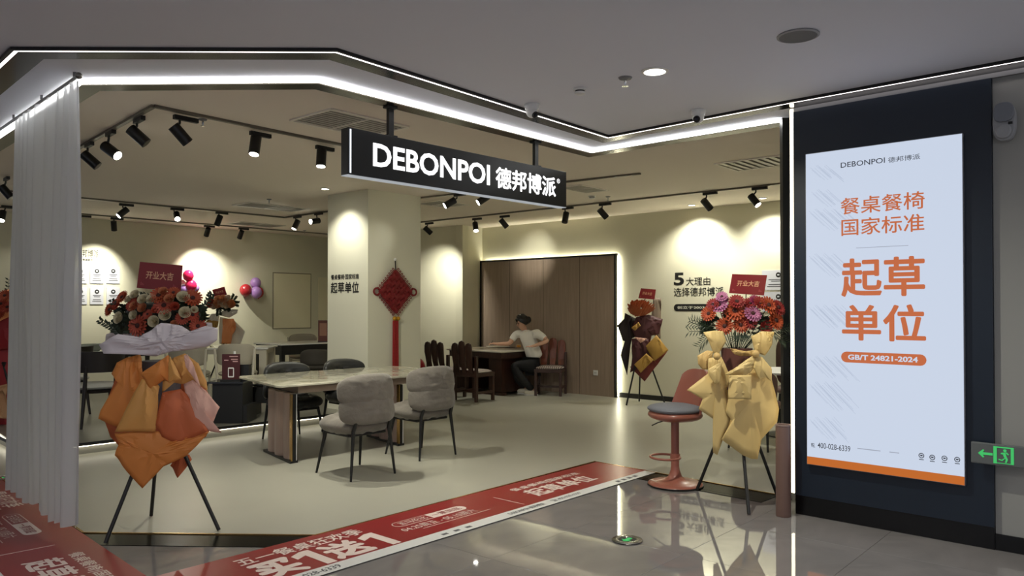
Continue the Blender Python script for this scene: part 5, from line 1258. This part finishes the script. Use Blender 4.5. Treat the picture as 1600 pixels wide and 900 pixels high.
for k in range(150):
    a = random.uniform(0, 2*math.pi); b_ = random.uniform(-.6, 1.0); d = Vector((math.cos(a)*1.1, math.sin(a)*.5, math.sin(b_)*.6)).normalized(); p = fc+Vector((d.x*.2, d.y*.1, d.z*.1-.03))
    q1 = d.cross(Vector((random.random(), 1, random.random()))).normalized()*.013
    lf_.add([p, p+d*.04+q1, p+d*.10, p+d*.04-q1], [(0, 1, 2, 3)])
PRED = mat('petal_red', (138, 38, 34), .6); PPK = mat('petal_pink', (176, 108, 144), .6); PMG = mat('petal_magenta', (146, 50, 84), .6)
fl2 = [(345, 345, 1.0, PMG), (318, 385, 1.3, PPK), (455, 358, 1.2, PRED), (440, 432, 1.6, GO), (510, 418, 1.3, PRED), (578, 450, 1.35, PPK), (640, 372, 1.2, PRED), (700, 388, 1.5, GO), (775, 405, 1.3, PRED), (238, 452, 1.2, GO), (362, 548, 1.3, GO), (485, 540, 1.2, GO), (755, 505, 1.5, GO), (682, 560, 1.2, PRED), (400, 455, 1.2, PRED), (560, 372, 1.0, PRED), (270, 380, 1.0, PRED), (600, 350, 1.0, PMG), (560, 520, 1.1, PRED), (740, 440, 1.1, RR), (340, 320, .9, PPK), (480, 470, 1.2, RR)]
for x, y, s_, m_ in fl2:
    dx = (x-520)/320; dz = -(y-430)/140; p = D(*c1_(x, y), Y2-.10*math.sqrt(max(.05, 1-dx*dx*.7))+random.uniform(-.03, .03))
    flower('gerbera', p, (dx*.8, -1, .5+dz*.4), s_*1.0, m_, t)
    lf_.tube([p+Vector((0, .01, -.01)), Vector((1.76+dx*.05, 6.03, 1.15))], .003, 4)
for a, b_, dr in (((300, 590), (85, 590), .0), ((290, 580), (110, 470), .03), ((280, 560), (95, 520), .0), ((260, 600), (160, 690), .02), ((700, 590), (860, 560), 0), ((740, 600), (840, 650), .03)):
    sprig(lf_, D(*c1_(*a), Y2-.05), D(*c1_(*b_), Y2-.10), 9, .06, .008, dr)
for k in range(15):
    a = math.pi*(1.04+.92*k/14); p = D(*c1_(490, 620), Y2-.20); d = Vector((math.cos(a), -.15, math.sin(a)*.8)); n_ = Vector((-d.z, 0, d.x))*.004
    lf_.add([p, p+d*.05+n_, p+d*.115, p+d*.05-n_], [(0, 1, 2, 3)])
o_ = obj('leaves', lf_, LEAF, t, world=True); o_['kind'] = 'stuff'
card(t, Y2-.04, [c1_(421, 141), c1_(692, 150), c1_(668, 309), c1_(395, 290)], '开业大吉', stick_to=D(*c1_(525, 400), Y2))

# ---- 3. dark maroon stand against the back wall
MRN = paper('paper_maroon', (74, 30, 34)); MRD = paper('paper_darkred', (110, 38, 32)); KRF = paper('paper_kraft', (120, 104, 88)); GLD = paper('paper_gold', (176, 136, 62)); BLK = paper('paper_black', (34, 24, 26))
Y3 = 11.75
def c5(x, y, e=None): return (940+x/4.5, 440+y/4.5, e)
t = thing('flower_stand', 'maroon-wrapped flower stand with one large orange bloom near the brown panel', 'flower stand', (2.02, 11.8, 0))
tripod(t, (1.98, 11.80, 1.02), [(1.725, 11.62, .02), (2.36, 11.92, .02), (2.0, 12.12, .02)])
def S3(nm, pts, dc, de, m, seed, **k): return sheet(nm, [c5(*p) for p in pts], Y3, dc, de, m, t, seed, crump=.03, **k)
S3('wrapping_paper', [(365, 112), (420, 115), (415, 400), (380, 420), (350, 240)], .10, .12, KRF, 1)
S3('wrapping_paper', [(210, 400), (180, 660), (135, 520), (165, 420), (150, 415), (110, 310), (160, 260), (165, 220), (240, 260), (260, 380)], -.05, .05, BLK, 2)
S3('wrapping_paper', [(240, 250), (330, 232), (430, 265), (405, 370), (350, 380), (340, 430), (250, 420), (210, 330)], -.14, .0, MRN, 3)
S3('wrapping_paper', [(210, 400), (330, 400), (350, 560), (200, 640), (215, 530)], -.10, -.02, MRN, 4)
S3('wrapping_paper', [(200, 600), (340, 520), (400, 500), (465, 490), (380, 600), (302, 702)], -.06, .0, MRD, 5)
S3('wrapping_paper', [(228, 582), (315, 505), (365, 550), (275, 642)], -.12, -.09, GLD, 6)
S3('wrapping_paper', [(308, 458), (385, 375), (470, 482), (370, 560)], -.12, -.05, GLD, 7)
S3('paper_bow', [(230, 390), (322, 400), (275, 432)], -.16, -.12, PKP, 8)
S3('paper_bow', [(208, 325), (260, 285), (275, 310), (235, 345)], -.18, -.15, GLD, 9)
bl = D(*c5(275, 185)[:2], Y3)
for k in range(70):
    a = k*2.4; r = .02+.115*math.sqrt(k/70); o_ = None
    r *= 1.25; p = bl+Vector((r*math.cos(a)*1.15, -.10+.12*(k/70), r*math.sin(a)*.62-.01)); d = Vector((math.cos(a)*k/70*.9+.25, -.5, .75+math.sin(a)*k/70*.4)).normalized()
    key = 'bigpetal'
    if key not in FM:
        o_ = obj('petal', pillow(.055, .11, .008, 12, 3, 2, bend=.012), mat('bloom_orange', (176, 92, 52), .6), t, smooth=True); FM[key] = o_.data
    else: o_ = bpy.data.objects.new('petal', FM[key]); C.objects.link(o_); o_.parent = t
    o_.location = p-parent_loc(t); o_.rotation_euler = d.to_track_quat('Z', 'Y').to_euler()
card(t, Y3-.05, [c5(277, 46)[:2], c5(382, 56)[:2], c5(372, 126)[:2], c5(258, 116)[:2]], '开业大吉', stick_to=bl)

# ---- 4. small mixed bouquet stand behind the beige chairs
Y4 = 13.4
def c6(x, y, e=None): return (300+x/6.92, 430+y/6.92, e)
t = thing('flower_stand', 'small peach and white flower stand below the red and lavender balloons', 'flower stand', (-5.0, 13.45, ZP))
tripod(t, (-5.0, 13.45, .95), [(-5.25, 13.25, ZP+.012), (-4.75, 13.3, ZP+.012), (-5.0, 13.75, ZP+.012)])
PEA = paper('paper_peach', (240, 156, 98)); PLG = paper('paper_pale', (232, 226, 208)); CW = mat('petal_cream_bright', (246, 226, 196), .6); CP = mat('petal_apricot', (236, 164, 112), .6)
def S4(nm, pts, dc, de, m, seed, **k): return sheet(nm, [c6(*p) for p in pts], Y4, dc, de, m, t, seed, crump=.03, **k)
S4('wrapping_paper', [(300, 450), (450, 480), (575, 610), (520, 740), (440, 780), (300, 740), (290, 560)], .0, .1, PLG, 1)
S4('wrapping_paper', [(330, 470), (440, 470), (480, 560), (440, 640), (420, 740), (320, 740), (330, 600)], -.14, -.04, PEA, 2)
S4('wrapping_paper', [(110, 540), (180, 480), (290, 500), (280, 560), (220, 580)], -.06, .04, GLD, 3)
S4('paper_collar', [(150, 480), (210, 420), (300, 410), (290, 500), (200, 510)], -.06, .05, PLG, 4)
S4('paper_collar', [(300, 400), (360, 370), (500, 370), (490, 410), (400, 460), (320, 440)], -.14, .0, PLG, 5)
S4('paper_bow', [(380, 470), (450, 470), (480, 530), (410, 560)], -.18, -.1, PEA, 6)
fc = D(*c6(340, 310)[:2], Y4)
obj('foliage_core', MB().ball(fc, .17, 16, 10, (1.3, .7, .6)), LEAFD, t, world=True, smooth=True)
for x, y, m_ in ((250, 345, CW), (320, 300, CW), (355, 325, CW), (395, 260, CW), (395, 335, CW), (220, 305, GC), (290, 265, CP), (340, 260, CP), (280, 300, CP), (430, 310, CP), (385, 300, CP), (360, 270, CP), (210, 330, GC), (440, 330, CP), (300, 330, CP)):
    flower('rose', D(*c6(x, y)[:2], Y4-.13), (random.uniform(-.3, .3), -1, .5), 1.5, m_, t)
lf_ = MB()
for a, b_ in (((110, 440), (190, 210)), ((180, 330), (215, 215)), ((400, 330), (460, 230)), ((420, 300), (490, 310)), ((290, 350), (290, 420)), ((130, 430), (70, 440)), ((400, 350), (380, 375))): sprig(lf_, D(*c6(*a)[:2], Y4), D(*c6(*b_)[:2], Y4-.05), 8, .07, .04)
o_ = obj('leaves', lf_, LEAF, t, world=True); o_['kind'] = 'stuff'
card(t, Y4-.06, [c6(218, 158)[:2], c6(350, 124)[:2], c6(378, 212)[:2], c6(246, 245)[:2]], '开业大吉', stick_to=fc)

# ---- 5. red stand at the far left edge, behind the curtain
Y5 = 9.0
t = thing('flower_stand', 'red-wrapped flower stand at the far left edge behind the curtain', 'flower stand', (-5.95, 9.02, ZP))
tripod(t, (-5.95, 9.02, .8), [(-6.1, 9.0, ZP+.012), (-5.74, 8.98, ZP+.012), (-5.95, 9.3, ZP+.012)])
REDP = paper('paper_red', (150, 30, 34)); KR2 = paper('paper_sand', (168, 126, 88))
def S5(nm, pts, dc, de, m, seed, **k): return sheet(nm, [(x, y) for x, y in pts], Y5, dc, de, m, t, seed, crump=.03, **k)
S5('wrapping_paper', [(-45, 520), (20, 500), (32, 620), (10, 640), (14, 690), (-20, 700), (-45, 640)], -.10, .04, REDP, 1)
S5('wrapping_paper', [(-30, 610), (10, 600), (12, 655), (-15, 650)], -.16, -.12, KR2, 2)
S5('paper_collar', [(-50, 510), (0, 480), (35, 500), (25, 545), (-30, 550)], -.18, .0, REDP, 3)
S5('paper_bow', [(-20, 470), (14, 452), (22, 490), (-5, 505)], -.14, -.06, PEA, 4)
fc = D(-10, 480, Y5)
obj('foliage_core', MB().ball(fc, .18, 16, 10, (1.2, .7, .6)), LEAFD, t, world=True, smooth=True)
for x, y, m_ in ((8, 462, GO), (2, 475, RR), (-8, 466, GC), (12, 480, RR), (-20, 480, GO), (-2, 490, RR)): flower('gerbera', D(x, y, Y5-.14), (.1, -1, .4), 1.4, m_, t)
lf_ = MB(); sprig(lf_, D(10, 470, Y5), D(14, 438, Y5), 6, .05, .02); o_ = obj('leaves', lf_, LEAF, t, world=True); o_['kind'] = 'stuff'
